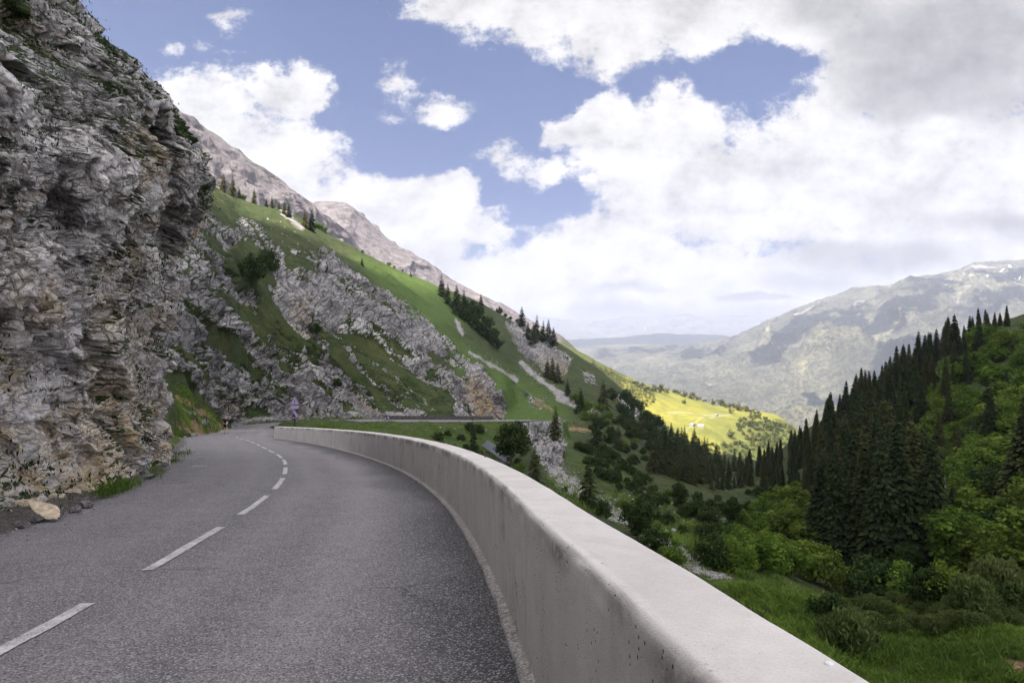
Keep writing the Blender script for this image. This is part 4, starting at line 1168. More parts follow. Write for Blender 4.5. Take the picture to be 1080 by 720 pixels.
tag(link('cloud', mesh('cloud', CVv, np.vstack(cf)), MAT['cloud']), 'unseen white cloud sheet added to shade the near valley', 'cloud', kind='structure')

# ================================================================ THE AIR
hz = M('haze_air')
pv = hz.n('VolumePrincipled', {'Color': (.59, .64, .82), 'Density': 8.0e-5, 'Anisotropy': .2})
hz.t.links.new(pv.outputs[0], hz.out.inputs[1])
hb_ = MB(); hb_.box((0, 13500, 310), (46000, 37000, 1470))
tag(hb_.build('haze', hz.m), 'thin bluish haze filling the valley', 'haze', kind='stuff')

# ================================================================ PLANTS
def rot_rand(n, g):
    a = g.normal(size=(n, 3)); a /= np.linalg.norm(a, axis=1)[:, None]
    b = np.cross(a, g.normal(size=(n, 3))); b /= np.linalg.norm(b, axis=1)[:, None]
    return a, b


def leaf_mesh(name, c, a, b, tone, mat):
    """one small pointed leaf-spray per centre: c +- a, +- b"""
    n = len(c)
    V = np.stack([c - a, c + b, c + a, c - b], 1).reshape(-1, 3)
    me = mesh(name, V, np.arange(4 * n).reshape(n, 4), False, {'tone': np.repeat(np.clip(tone, 0, 1), 4)})
    me.materials.append(mat)
    return me


def spruce_crown(seed, levels, nbr, seg, R=.19, gaps=.12, fine=1.0):
    g = np.random.default_rng(seed)
    C, A_, B_, T_ = [], [], [], []
    lean_ = g.normal(size=2) * .012
    for z in np.linspace(.07, .985, levels):
        z = min(z + g.normal() * .006, .992)
        r0 = R * ((1 - z) ** .82) * min(1, .55 + z * 2.6) + .008
        nb = max(4, int(nbr * (.45 + .75 * (1 - z))))
        ph = g.random() * 6.28
        for k in range(nb):
            if g.random() < gaps: continue
            an = ph + 6.283 * k / nb + g.normal() * .2
            r = r0 * (.70 + .5 * g.random())
            dv = np.array((math.cos(an), math.sin(an), 0)); sd = np.array((-math.sin(an), math.cos(an), 0))
            ns = max(2, int(seg * (.4 + r / R)))
            tw = g.random()
            for q in range(ns):
                f = (q + .6 + .5 * g.random()) / ns
                pz = z + .10 * r * f - .55 * r * f ** 1.7
                p = dv * r * f + np.array((lean_[0] * z, lean_[1] * z, pz))
                L = r / ns * .95 + .006
                w = (.030 + .14 * r * (1 - .6 * f)) * (.7 + .6 * g.random()) * fine
                for sgn_ in (-1, 1):
                    C.append(p + sd * sgn_ * w * (.5 + (1 - fine) * g.random()) + np.array((0, 0, -w * (.28 + (1 - fine) * g.random()))))
                    A_.append((dv * .9 + np.array((0, 0, -.42 * f))) * L + g.normal(size=3) * .003)
                    B_.append((sd * sgn_ + np.array((0, 0, -.55))) * w * .62 + g.normal(size=3) * .003)
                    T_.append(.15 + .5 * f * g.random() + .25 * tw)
    for _ in range(6):
        C.append(np.array((lean_[0], lean_[1], .985 + .012 * g.random()))); A_.append(np.array((0, 0, .022))); B_.append(g.normal(size=3) * .006); T_.append(.3)
    return np.array(C), np.array(A_), np.array(B_), np.array(T_)


def trunk_mesh(name, H, r, mat, limbs=(), n=8):
    mb = MB()
    mb.tube([(0, 0, -.04 * H), (0, 0, .02 * H), (.004 * H, 0, .4 * H), (0, .004 * H, H)], [r * 1.5, r, r * .62, r * .08], n)
    for (z, an, L, up) in limbs:
        d = np.array((math.cos(an), math.sin(an), up)); p = np.array((0, 0, z * H))
        mb.tube([p, p + d * L * .5 * H, p + (d + (0, 0, .25)) * L * H], [r * .55, r * .35, r * .08], 6)
    me = mesh(name, np.array(mb.v), mb.f, True); me.materials.append(mat)
    return me


def broad_crown(seed, n_clump, n_leaf, rx=.42, rz=.40, zc=.58, leaf=.036, flat=.9):
    g = np.random.default_rng(seed)
    C, A_, B_, T_ = [], [], [], []
    cl = []
    lob = g.normal(size=(6, 3)); lob /= np.linalg.norm(lob, axis=1)[:, None]
    while len(cl) < n_clump:
        p = g.normal(size=3); p /= np.linalg.norm(p)
        bump = 1 + .28 * max(0, (lob @ p).max() - .55) - .18 * g.random()
        rad = g.random() ** .42 * bump
        q = p * rad * np.array((rx, rx, rz)) + np.array((0, 0, zc))
        if q[2] > .06: cl.append((q, g.random()))
    for q, t in cl:
        cr = (.085 + .075 * g.random()) * rx / .42
        d = g.normal(size=(n_leaf, 3)); d /= np.linalg.norm(d, axis=1)[:, None]
        c = q + d * cr * (.55 + .6 * g.random((n_leaf, 1))) * np.array((1, 1, flat))
        a, b = rot_rand(n_leaf, g)
        nrm = d + np.array((0, 0, .5)) + .7 * g.normal(size=(n_leaf, 3)); nrm /= np.linalg.norm(nrm, axis=1)[:, None]
        a = a - nrm * (a * nrm).sum(1)[:, None]; a /= np.linalg.norm(a, axis=1)[:, None] + 1e-6
        b = np.cross(nrm, a)
        s = leaf * (.6 + .8 * g.random((n_leaf, 1)))
        C.append(c); A_.append(a * s); B_.append(b * s * .62); T_.append(np.clip(.02 + .62 * t + .36 * g.random(n_leaf), 0, 1))
    return np.vstack(C), np.vstack(A_), np.vstack(B_), np.concatenate(T_)


def willow_crown(seed, n):
    g = np.random.default_rng(seed)
    an = g.random(n) * 6.283; e = np.arcsin(g.random(n) ** .8); f = .35 + .65 * g.random(n) ** .6
    d = np.stack([np.cos(an) * np.cos(e), np.sin(an) * np.cos(e), np.sin(e)], 1)
    rad = np.array((.55, .55, .62)) * (1 + .22 * perlin(d * 2.6 + seed))[:, None]
    c = d * rad * f[:, None] + np.array((0, 0, .06))
    a = d * .5 + np.array((0, 0, .7)) + .45 * g.normal(size=(n, 3)); a /= np.linalg.norm(a, axis=1)[:, None]
    b = np.cross(a, g.normal(size=(n, 3))); b /= np.linalg.norm(b, axis=1)[:, None]
    s = .055 * (.6 + .8 * g.random((n, 1)))
    return c, a * s, b * s * .34, np.clip(.15 + .75 * g.random(n) * f, 0, 1)


PROTO = {}
def proto(kind, trunk, crowns): PROTO[kind] = (trunk, crowns)


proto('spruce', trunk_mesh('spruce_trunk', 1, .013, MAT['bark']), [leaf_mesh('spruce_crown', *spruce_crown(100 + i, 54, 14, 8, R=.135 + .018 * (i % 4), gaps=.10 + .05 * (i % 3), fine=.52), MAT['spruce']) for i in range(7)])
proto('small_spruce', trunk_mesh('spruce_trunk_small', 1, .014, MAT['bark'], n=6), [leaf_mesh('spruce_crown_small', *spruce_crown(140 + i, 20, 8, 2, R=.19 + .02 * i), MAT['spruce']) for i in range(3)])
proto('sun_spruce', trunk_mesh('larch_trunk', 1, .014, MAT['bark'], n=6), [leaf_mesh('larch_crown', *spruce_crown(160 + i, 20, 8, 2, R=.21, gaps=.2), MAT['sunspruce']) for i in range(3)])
lb = [(.25, .3, .28, .8), (.3, 2.4, .26, .9), (.38, 4.2, .28, .8), (.45, 5.4, .22, 1.0), (.5, 1.4, .2, 1.1)]
proto('broadleaf', trunk_mesh('broadleaf_trunk', .75, .024, MAT['bark'], lb), [leaf_mesh('broadleaf_crown', *broad_crown(200 + i, 60, 70, rx=.36 + .04 * (i % 3), leaf=.030), MAT['leaf']) for i in range(5)])
proto('dark_broadleaf', trunk_mesh('dark_broadleaf_trunk', .75, .024, MAT['bark'], lb), [leaf_mesh('dark_broadleaf_crown', *broad_crown(230 + i, 60, 70, rx=.40, leaf=.030), MAT['darkleaf']) for i in range(3)])
bl = [(.02, .3, .5, .9), (.02, 2.4, .5, 1.0), (.02, 4.2, .5, .8), (.02, 5.4, .45, 1.2)]
proto('bush', trunk_mesh('bush_stems', .7, .018, MAT['bark'], bl, 6), [leaf_mesh('bush_crown', *broad_crown(260 + i, 42, 64, rx=.58, rz=.42, zc=.46, leaf=.042), MAT['leaf']) for i in range(4)])
proto('dark_bush', trunk_mesh('dark_bush_stems', .7, .018, MAT['bark'], bl, 6), [leaf_mesh('dark_bush_crown', *broad_crown(280 + i, 42, 64, rx=.58, rz=.42, zc=.46, leaf=.042), MAT['darkleaf']) for i in range(3)])
proto('willow', trunk_mesh('willow_stems', .6, .015, MAT['bark'], bl, 6), [leaf_mesh('willow_crown', *willow_crown(300 + i, 6500), MAT['willow']) for i in range(3)])
proto('far_tree', None, [leaf_mesh('far_tree', *broad_crown(320 + i, 16, 16, rx=.50, rz=.44, zc=.46, leaf=.095), MAT['farleaf']) for i in range(4)])
proto('far_conifer', None, [leaf_mesh('far_conifer', *spruce_crown(340 + i, 11, 6, 1, R=.2, gaps=.05), MAT['sunspruce']) for i in range(3)])
NAMES = {'spruce': 'spruce_tree', 'small_spruce': 'spruce_tree', 'sun_spruce': 'larch_tree', 'broadleaf': 'broadleaf_tree', 'dark_broadleaf': 'broadleaf_tree', 'bush': 'bush', 'dark_bush': 'bush', 'willow': 'willow_bush', 'far_tree': 'broadleaf_tree', 'far_conifer': 'larch_tree'}
CATS = {'spruce_tree': 'tree', 'larch_tree': 'tree', 'broadleaf_tree': 'tree', 'bush': 'bush', 'willow_bush': 'bush', 'shrub': 'shrub'}
_cnt = {}


def plant(kind, pos, h, label, group=None, wide=1.0, tilt=0.0, name=None):
    tr, crs = PROTO[kind]
    i = _cnt.get(kind, 0); _cnt[kind] = i + 1
    nm = name or NAMES[kind]
    me = crs[i % len(crs)]
    if tr is None:
        o = bpy.data.objects.new(nm, me); COL.objects.link(o)
    else:
        o = bpy.data.objects.new(nm, None); COL.objects.link(o); o.empty_display_size = .2
        for n_, m_ in (('trunk' if nm.endswith('tree') else 'stem', tr), ('crown', me)):
            c = bpy.data.objects.new(n_, m_); COL.objects.link(c); c.parent = o
    o.location = tuple(pos); o.rotation_euler = (random.gauss(0, .025) + tilt, random.gauss(0, .025), random.random() * 6.283)
    o.scale = (h * wide, h * wide, h)
    return tag(o, label, CATS[nm], group)


def at(kind, px, py, hpx, label, group=None, wide=1.0, sink=.02, tmin=1.02, tmax=7.0):
    """stands on the hillside where the photograph shows (px, py); hpx is its height there"""
    p = ground(px, py, tmin, tmax)
    h = hpx * p[1] / F
    p[2] -= sink * h
    return plant(kind, p, h, label, group, wide)


def scatter(poly, n, mind, g, maxtry=60):
    xs = [q[0] for q in poly]; ys = [q[1] for q in poly]
    out = []
    for _ in range(n * maxtry):
        if len(out) >= n: break
        x, y = g.uniform(min(xs), max(xs)), g.uniform(min(ys), max(ys))
        if not in_poly(x, y, poly): continue
        if any(abs(x - a) < mind and abs(y - b) < mind * 1.1 and math.hypot(x - a, (y - b)) < mind for a, b in out): continue
        out.append((x, y))
    return out


g0 = np.random.default_rng(21)
# --- the crest of the meadow, single trees one can point at
SLP = 'sunlit larch on the crest of the steep meadow'
for i, (px, py, h, lab) in enumerate([
    (235.5, 194, 21, 'sunlit golden larch beside the rock edge, highest tree on the crest'),
    (245.5, 201, 23, 'taller golden larch just below the highest crest larch'),
    (268, 200, 16, 'lone slim larch between two groups on the crest'),
    (287, 210, 13, 'bushy golden larch below the lone slim larch on the crest'),
    (294.5, 215, 9, 'low yellow green larch above the pale scree chute'),
    (300.5, 227, 15, 'golden larch standing at the foot of the pale scree chute'),
    (322, 240, 20, 'golden larch paired with a dark spruce on the crest')]):
    at('sun_spruce', px, py, h, lab)
for px, py, h, lab in [
    (252, 192, 12, 'small dark spruce behind the golden crest larches'), (281.5, 207, 9, 'small dark spruce beside the bushy golden larch'), (305, 229, 14, 'dark spruce touching the larch at the scree chute'),
    (329, 244, 24, 'dark spruce beside its golden larch on the crest'), (383, 281, 9, 'tiny dark spruce alone on the open green slope'), (433, 292, 6, 'tiny spruce on the sunlit grass high up the slope'),
    (467, 314, 25, 'tallest dark spruce at the top of the wooded strip'), (473, 322, 22, 'second dark spruce down the wooded strip'), (482, 328, 28, 'slim spruce in the middle of the wooded strip'), (490, 333, 27, 'leaning dark spruce above the broadleaf thicket of the wooded strip'), (507, 329, 19, 'dark spruce at the upper end of the pale rock rib'),
    (549, 344, 20, 'lone dark spruce on the crest above the pale rock rib'), (565, 357, 25, 'tallest spruce of the clump on the crest tip'), (557, 359, 19, 'spruce at the upper side of the crest tip clump'), (562, 364, 22, 'spruce hanging below the crest tip clump'), (572, 360, 22, 'spruce in the middle of the crest tip clump'), (578, 361, 23, 'dense spruce in the crest tip clump over the pale cliff'), (583, 364, 19, 'outermost spruce of the crest tip clump'),
    (577, 398, 22, 'first spruce of three below the pale rock rib'), (583, 401, 25, 'middle spruce of three below the pale rock rib'), (589, 404, 22, 'last spruce of three below the pale rock rib'), (598, 417, 18, 'single spruce under the three below the rock rib'), (612, 432, 24, 'spruce above the orange earth bank'), (635, 430, 30, 'tall spruce on the grassy rib above the saddle stand'),
    (585.5, 464, 36, 'tall dark spruce by the outer bend of the far road'), (628, 470, 36, 'dark spruce standing below the orange earth bank'), (651, 474, 27, 'dense spruce at the head of the lower green meadow'), (645, 466, 22, 'spruce just behind the dense one at the head of the lower meadow'), (666, 450, 30, 'spruce on the dark rib above the saddle stand'), (676, 462, 30, 'spruce at the upper edge of the saddle stand'),
]:
    at('small_spruce', px, py, h, lab, wide=1.12)
for px, py, h in [(256, 202, 7), (337, 240, 8), (342, 242, 7), (334, 238, 7), (382, 267, 4), (410, 279, 5), (415, 283, 3), (424, 286, 3)]:
    at('bush', px, py, h, 'small rounded bush on the grassy crest below the grey ridge', 'bushes on the crest', .9)
for px, py, h in [(485, 336, 12), (493, 341, 13), (500, 340, 14), (503, 350, 12), (510, 356, 14), (517, 362, 12), (523, 368, 10), (496, 333, 14), (514, 347, 11), (480, 328, 9), (520, 356, 9)]:
    at('dark_bush', px, py, h * 1.25, 'dark green bush in the thicket along the pale rock rib', 'thicket along the rock rib', .95)
for px, py, h in [(527, 331, 7), (538, 334, 4), (545, 338, 4), (533, 332, 4)]:
    at('dark_bush', px, py, h, 'small dark bush on the crest above the rock rib', 'bushes above the rock rib')
at('dark_bush', 262, 304, 36, 'big dark bush growing from the crag beside the near rock', wide=.72)
at('dark_bush', 283, 286, 26, 'dark bush higher on the crag, above the big one', wide=.75)
for px, py, h, lab in [(335, 352, 12, 'dark bush in the cleft of the crag'), (232, 392, 11, 'low dark bush at the foot of the crag above the grass wedge'), (356, 408, 10, 'small bush on the grassy gully of the crag')]:
    at('dark_bush', px, py, h, lab)
# --- just beyond the parapet
at('dark_broadleaf', 539, 489, 48, 'dark broadleaf tree behind the bend of the parapet', wide=1.0)
at('small_spruce', 500, 476, 36, 'small dark spruce on the bank behind the parapet', wide=.9)
at('small_spruce', 563, 522, 46, 'dark young spruce poking up behind the parapet', wide=1.2)
at('small_spruce', 620, 552, 58, 'dark spruce in front of the grey scree behind the parapet', wide=1.05)
at('dark_bush', 635, 556, 22, 'dark bush at the foot of the spruce by the scree')
at('bush', 546, 500, 14, 'bright green bush below the dark broadleaf tree')
at('dark_broadleaf', 672, 582, 44, 'dark round tree close behind the parapet beside the scree', wide=1.0)
at('bush', 710, 596, 24, 'yellow green bush close behind the parapet')
at('dark_bush', 690, 592, 26, 'dark bush between the round tree and the yellow green bush')
# --- the saddle stand
SAD = [(683, 498), (690, 476), (700, 474), (730, 482), (760, 494), (790, 500), (795, 512), (770, 520), (740, 514), (715, 508)]
pts = scatter(SAD, 62, 5.2, g0)
for x, y in sorted(pts, key=lambda q: q[1]):
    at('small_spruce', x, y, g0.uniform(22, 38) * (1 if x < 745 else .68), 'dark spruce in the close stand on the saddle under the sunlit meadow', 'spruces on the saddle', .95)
for x, y in scatter([(690, 462), (710, 462), (750, 484), (790, 494), (780, 500), (730, 488)], 20, 6, g0):
    at('small_spruce', x, y, g0.uniform(14, 24), 'spruce along the upper edge of the saddle stand', 'spruces along the edge of the saddle')
for x, y in scatter([(640, 420), (660, 418), (700, 455), (690, 480), (662, 460)], 16, 7, g0):
    at('dark_bush', x, y, g0.uniform(8, 15), 'dark bush on the steep rib above the saddle stand', 'bushes on the rib above the saddle')
# --- the wooded slope across the gully
SLOPE = [(806, 520), (812, 492), (850, 462), (900, 436), (950, 408), (985, 384), (1030, 356), (1046, 354), (1030, 392), (1005, 420), (985, 450), (955, 480), (940, 520), (975, 560), (985, 586), (900, 592), (868, 570), (846, 540), (830, 532)]
for x, y in scatter([(778, 503), (800, 494), (850, 464), (885, 452), (880, 490), (850, 535), (815, 532), (795, 518)], 46, 6, g0):
    at('spruce', x, y, g0.uniform(17, 34), 'small spruce in the belt climbing from the saddle', 'spruces of the belt above the saddle', 1.15)
pts = scatter(SLOPE, 128, 9.2, g0)
for x, y in sorted(pts, key=lambda q: q[1]):
    p = ground(x, y); h = g0.uniform(8.5, 16) * (.78 if y < 452 else 1) * float(np.interp(x, [806, 835, 880], [.45, .6, 1]))
    p[2] -= .3
    plant('spruce', p, h, 'dark spruce in the close stand climbing the slope across the gully', 'spruces on the slope across the gully', g0.uniform(.85, 1.3))
for x, y, h in [(800, 500, 12), (815, 490, 14), (823, 484, 13), (834, 476, 14), (846, 468, 16), (852, 464, 18), (861, 458, 14), (870, 452, 19), (879, 446, 21), (887, 441, 24), (893, 436, 32), (901, 431, 23), (908, 427, 36), (913, 424, 30), (922, 419, 26), (930, 414, 27), (937, 410, 32), (944, 406, 38), (951, 402, 36), (958, 397, 32), (966, 393, 40), (972, 390, 34), (980, 386, 33), (987, 381, 31), (994, 377, 30), (1001, 373, 36), (1009, 367, 23), (1016, 362, 18), (1024, 356, 20), (1031, 351, 24), (1041, 350, 19), (1048, 347, 16), (1054, 344, 13), (1062, 345, 21)]:
    at('spruce', x, y, h * 1.1, 'dark spruce on the skyline of the slope across the gully', 'spruces on the far skyline', 1.1)
for px, py, h, lab in [
    (862, 584, 104, 'tall spruce at the valley end of the front row below the dark stand'), (884, 594, 122, 'dense spruce second in the front row below the dark stand'), (908, 598, 138, 'broad near black spruce in the front row above the round bushes'), (930, 602, 146, 'tall spruce in the front row with its skirt over the thicket'),
    (952, 600, 160, 'tallest spruce of the front row over the green thicket'), (975, 598, 140, 'spruce beside the bare grey trunk'), (1012, 520, 72, 'spruce standing alone in the green broadleaf slope'), (1043, 486, 78, 'broad dark spruce high among the bright broadleaf trees'), (1078, 560, 150, 'big dark spruce cut by the edge of the view'), (1008, 590, 80, 'short dark spruce behind the bare grey trunk'),
    (921, 470, 52, 'spruce in front of the light green glade'), (1028, 560, 60, 'small spruce among the bushes of the lower slope'), (1060, 430, 40, 'small spruce near the top of the bright slope'), (990, 500, 64, 'spruce at the side of the bright broadleaf slope'), (1000, 470, 60, 'narrow spruce above the bright broadleaf glade')]:
    at('spruce', px, py, h, lab, wide=1.15)
mbd = MB(); mbd.tube([(0, 0, -.3), (.05, 0, 4), (-.05, .05, 9)], [.16, .12, .03], 7)
for z, an, L in [(3, .4, .6), (4.4, 2.6, .7), (5.5, 4.4, .5), (6.4, 1.1, .5), (7.3, 3.3, .35)]:
    mbd.tube([(0, 0, z), (math.cos(an) * L, math.sin(an) * L, z + .1)], [.03, .008], 5)
sn = mbd.build('dead_tree', MAT['deadwood']); tag(sn, 'bare pale grey dead trunk among the dark spruces', 'dead tree'); sn.location = tuple(ground(998, 588))
BRI = [(1000, 400), (1045, 362), (1100, 345), (1100, 610), (1000, 610), (985, 560), (960, 500), (985, 450)]
for x, y in scatter(BRI, 95, 11, g0):
    p = ground(x, y); p[2] -= .2
    plant('broadleaf', p, g0.uniform(3.6, 7.2), 'bright green broadleaf tree on the open slope above the valley thicket', 'broadleaf trees on the bright slope', g0.uniform(1.0, 1.35))
for x, y in scatter([(812, 540), (830, 528), (860, 560), (930, 470), (960, 430), (1000, 400), (985, 470), (940, 540), (870, 590), (820, 570)], 60, 9, g0):
    p = ground(x, y); p[2] -= .2
    plant('broadleaf', p, g0.uniform(3.0, 6.0), 'light green broadleaf tree wedged between the dark spruces', 'broadleaf trees between the spruces', g0.uniform(1.0, 1.3))
for x, y in scatter([(1000, 470), (1060, 430), (1090, 420), (1090, 600), (1010, 600), (975, 560)], 40, 14, g0):
    p = ground(x, y); p[2] -= .2
    plant('dark_broadleaf', p, g0.uniform(3.0, 6.0), 'darker broadleaf tree mixed into the bright slope', 'darker trees in the bright slope', g0.uniform(1.0, 1.3))
# --- thicket along the valley floor
for px, py, h, w, kind, lab in [
    (802, 604, 44, 1.05, 'bush', 'large bright green bush in the valley floor thicket'), (774, 606, 40, 1.0, 'bush', 'bright bush next to the parapet end of the valley thicket'), (832, 608, 46, 1.0, 'bush', 'rounded bright bush in front of the black spruces'), (860, 614, 50, .9, 'bush', 'tall rounded dark green bush in front of the spruces'),
    (752, 600, 34, 1.0, 'dark_bush', 'dark bush at the valley side of the bright thicket'), (745, 574, 26, 1.0, 'dark_bush', 'dark bush between the white boulders'), (893, 628, 34, 1.0, 'bush', 'yellow green bush left of the dark hollow'), (925, 634, 50, .95, 'dark_bush', 'broad dark bush at the foot of the front spruces'), (945, 632, 44, 1.0, 'bush', 'round green bush at the foot of the tallest spruce'),
    (975, 636, 36, 1.0, 'dark_bush', 'dark bush behind the brushwood of the mound'), (1005, 634, 46, .9, 'bush', 'green bush at the rim of the mound meadow'), (1028, 644, 52, .9, 'willow', 'grey green willow bush behind the mound meadow'), (1052, 628, 56, .9, 'willow', 'tall pale flowering bush on the lower slope'), (1070, 650, 36, 1.0, 'dark_bush', 'brownish dark bush beside the mound meadow'), (1000, 600, 42, 1.0, 'dark_bush', 'shady bush below the short spruce'),
    (1040, 600, 48, .9, 'bush', 'rounded light bush on the lower slope'), (955, 610, 40, .9, 'dark_broadleaf', 'dark young broadleaf tree at the spruce skirts'),
    (893, 690, 64, .95, 'willow', 'dome shaped dark willow bush in the valley bottom near the parapet'), (874, 664, 40, 1.0, 'dark_bush', 'dark bush tucked behind the dome shaped willow'), (918, 668, 30, 1.1, 'willow', 'low grey willow next to the dome shaped one'), (716, 538, 30, .8, 'dark_broadleaf', 'dark upright tree in the lower green meadow'), (735, 545, 20, 1.0, 'dark_bush', 'dark bush beside the upright tree of the lower meadow'),
    (771, 556, 34, .75, 'dark_broadleaf', 'dark narrow tree at the valley floor boulders'), (746, 552, 20, 1.0, 'dark_bush', 'low dark bush above the valley floor boulders')]:
    at(kind, px, py, h, lab, wide=w)
for x, y in scatter([(770, 560), (812, 540), (835, 545), (870, 590), (860, 606), (790, 596), (760, 590)], 26, 11, g0):
    at('bush', x, y, g0.uniform(16, 30), 'green bush in the thicket filling the valley floor', 'bushes of the valley floor thicket', 1.0)
for x, y in scatter([(690, 520), (760, 525), (800, 520), (826, 528), (800, 548), (770, 575), (740, 590), (700, 575), (660, 548), (650, 530)], 40, 11, g0):
    at(('dark_bush', 'bush', 'dark_bush')[int(g0.integers(3))], x, y, g0.uniform(6, 15), 'bush scattered over the stony lower meadow below the saddle', 'bushes of the stony lower meadow', 1.0)
for x, y in scatter([(610, 472), (640, 478), (672, 504), (700, 528), (690, 536), (650, 515), (622, 494)], 34, 6.5, g0):
    at('dark_bush', x, y, g0.uniform(6, 13), 'dark bush in the hedge crossing the green slope below the spruces', 'hedge crossing the green slope', 1.1)
for x, y in scatter([(600, 418), (640, 436), (690, 490), (672, 497), (640, 470), (610, 440)], 26, 6.5, g0):
    at(('dark_bush', 'bush')[int(g0.integers(2))], x, y, g0.uniform(6, 14), 'bush on the steep side below the pale rock rib', 'bushes below the pale rock rib', 1.0)
for x, y in scatter([(880, 640), (1075, 625), (1085, 660), (1000, 668), (930, 672), (900, 690), (870, 680)], 46, 12, g0):
    at('willow', x, y, g0.uniform(12, 26), 'low brushwood bush around the grassy mound', 'brushwood around the grassy mound', 1.15)
for x, y in scatter([(440, 470), (505, 452), (540, 470), (600, 520), (560, 520), (500, 486)], 16, 9, g0):
    at('dark_bush', x, y, g0.uniform(6, 11), 'small dark bush on the bank behind the parapet', 'small bushes on the bank', 1.0)

# --- far trees on the sunlit meadow
for i, (px, py, h, kind) in enumerate([(684, 414, 9, 0), (690, 413, 7, 0), (696, 414, 9, 0), (703, 415, 6, 0), (714, 416, 7, 0), (722, 419, 7, 0), (731, 421, 8, 0), (737, 422, 6, 0), (744, 424, 4, 0), (752.5, 427, 6, 0), (760, 428, 8, 0), (766, 430, 7, 0), (771, 431, 8, 0), (780, 433, 8, 0), (787, 434, 7, 0), (793, 436, 6, 0), (799, 438, 6, 0), (721.5, 426, 5, 0), (771, 436, 5, 0), (676, 409, 8, 0), (670, 406, 6, 0)]):
    p = meadow_ground(px, py)
    plant('far_tree', p - np.array((0, 0, .3)), h * p[1] / F * 1.1, 'round green tree in the row along the crest of the sunlit meadow', 'row of trees along the sunlit meadow', 1.1)
p = meadow_ground(770.5, 462); plant('far_tree', p, 9 * p[1] / F, 'lone round tree in the middle of the sunlit meadow', None, 1.1)
p = meadow_ground(662, 418); plant('far_tree', p, 9 * p[1] / F, 'dark round tree at the near edge of the sunlit meadow', None, 1.2)
for poly, n, md, kind, h0, h1, lab, grp in [
    ([(596, 372), (640, 392), (668, 404), (690, 418), (684, 430), (650, 412), (600, 388)], 150, 2.6, 'far_conifer', 4, 7, 'small sunlit conifer on the wooded hillside above the meadow', 'conifers on the wooded hillside'),
    ([(778, 444), (800, 440), (834, 452), (840, 466), (812, 476), (780, 460)], 60, 4.2, 'far_tree', 4, 8, 'sunlit bush in the scrub at the valley end of the meadow', 'scrub at the end of the meadow'),
    ([(700, 462), (740, 470), (800, 468), (818, 478), (790, 494), (740, 490)], 55, 4.4, 'far_tree', 4, 7, 'yellow green tree on the lower edge of the sunlit meadow', 'trees on the lower meadow edge'),
    ([(668, 428), (700, 448), (720, 466), (700, 464), (676, 440)], 26, 4, 'far_tree', 4, 7, 'sunlit bush at the meadow edge beside the dark saddle', 'bushes beside the dark saddle')]:
    for x, y in scatter(poly, n, md, g0):
        p = meadow_ground(x, y)
        plant(kind, p - np.array((0, 0, .4)), g0.uniform(h0, h1) * p[1] / F, lab, grp, 1.6 if kind == 'far_conifer' else 1.05, name='shrub' if kind == 'far_tree' else None)  # far trees and bushes share this one name

# ---- grass one cannot count
def blades(name, pts, h, n, mat, spread=.12, wide=.016, seed=5):
    g = np.random.default_rng(seed)
    pts0 = np.asarray(pts); patch = np.repeat(.5 + .9 * fbm(pts0 * .16 + 7, 5), n)
    pts = np.repeat(pts0, n, 0); m = len(pts)
    hh = np.repeat(np.asarray(h) * (1 + .9 * fbm(pts0 * .22, 4)), n) * (.4 + 1.0 * g.random(m))
    base = pts + np.column_stack([g.normal(size=(m, 2)) * spread * hh[:, None] * 3, np.zeros(m)])
    d = np.column_stack([g.normal(size=(m, 2)) * .42, np.ones(m)]); d /= np.linalg.norm(d, axis=1)[:, None]
    s = np.cross(d, g.normal(size=(m, 3))); s /= np.linalg.norm(s, axis=1)[:, None]
    w = (hh * wide * 4 * (.6 + .8 * g.random(m)))[:, None]
    bend = np.column_stack([g.normal(size=(m, 2)) * .25, np.zeros(m)]) * hh[:, None]
    c1 = base + d * hh[:, None] * .55; tip = base + d * hh[:, None] + bend
    V = np.stack([base - s * w * .4 - np.array((0, 0, .03)), c1 - s * w, tip, c1 + s * w], 1).reshape(-1, 3)
    me = mesh(name, V, np.arange(4 * m).reshape(m, 4), False, {'tone': np.repeat(np.clip(.6 * patch + .45 * g.random(m), 0, 1), 4)})
    return link(name, me, mat)


gp_, gh_ = [], []
for poly, n, hm in [([(760, 610), (880, 650), (1090, 640), (1090, 740), (900, 740), (800, 650)], 9500, .15), ([(690, 575), (780, 590), (900, 640), (900, 760), (790, 680)], 4600, .2), ([(275, 449), (540, 445), (540, 488), (440, 470), (300, 455)], 2600, .3), ([(184, 404), (240, 450), (232, 456), (184, 462)], 1500, .22), ([(560, 520), (780, 600), (800, 560), (640, 500), (600, 490)], 2200, .4)]:
    for x, y in zip(*[g0.uniform(min(q[k] for q in poly), max(q[k] for q in poly), n * 2) for k in (0, 1)]):
        if any(np.hypot(x - cx_, (y - cy_) * 1.3) < r_ for cx_, cy_, r_ in ((958, 697, 10), (944, 708, 9), (1064, 701, 9), (1078, 708, 14), (1030, 692, 7))): continue
        if in_poly(x, y, poly): gp_.append(ground(x, y, 2.6 if poly[0][0] == 184 else .6)); gh_.append(hm * (.6 + .8 * g0.random()))
tag(blades('grass', gp_, gh_, 8, MAT['tuft']), 'short green meadow grass on the valley floor and banks', 'grass', kind='stuff')

# ================================================================ VERGE AT THE FOOT OF THE ROCK
def earth_material():
    m = M('dark_gutter_soil')
    p = m.pos()
    c = m.mix(m.ramp(m.noise(9, 6, .75, p), .35, .65), (.030, .027, .025), (.105, .092, .082))
    c = m.mix(m.ramp(m.vor(22, p), .30, .12, 0, .7), c, (.26, .24, .225))
    return m.done(c, .95, m.bump(m.noise(18, 6, .75, p), .06, .9), spec=.15)


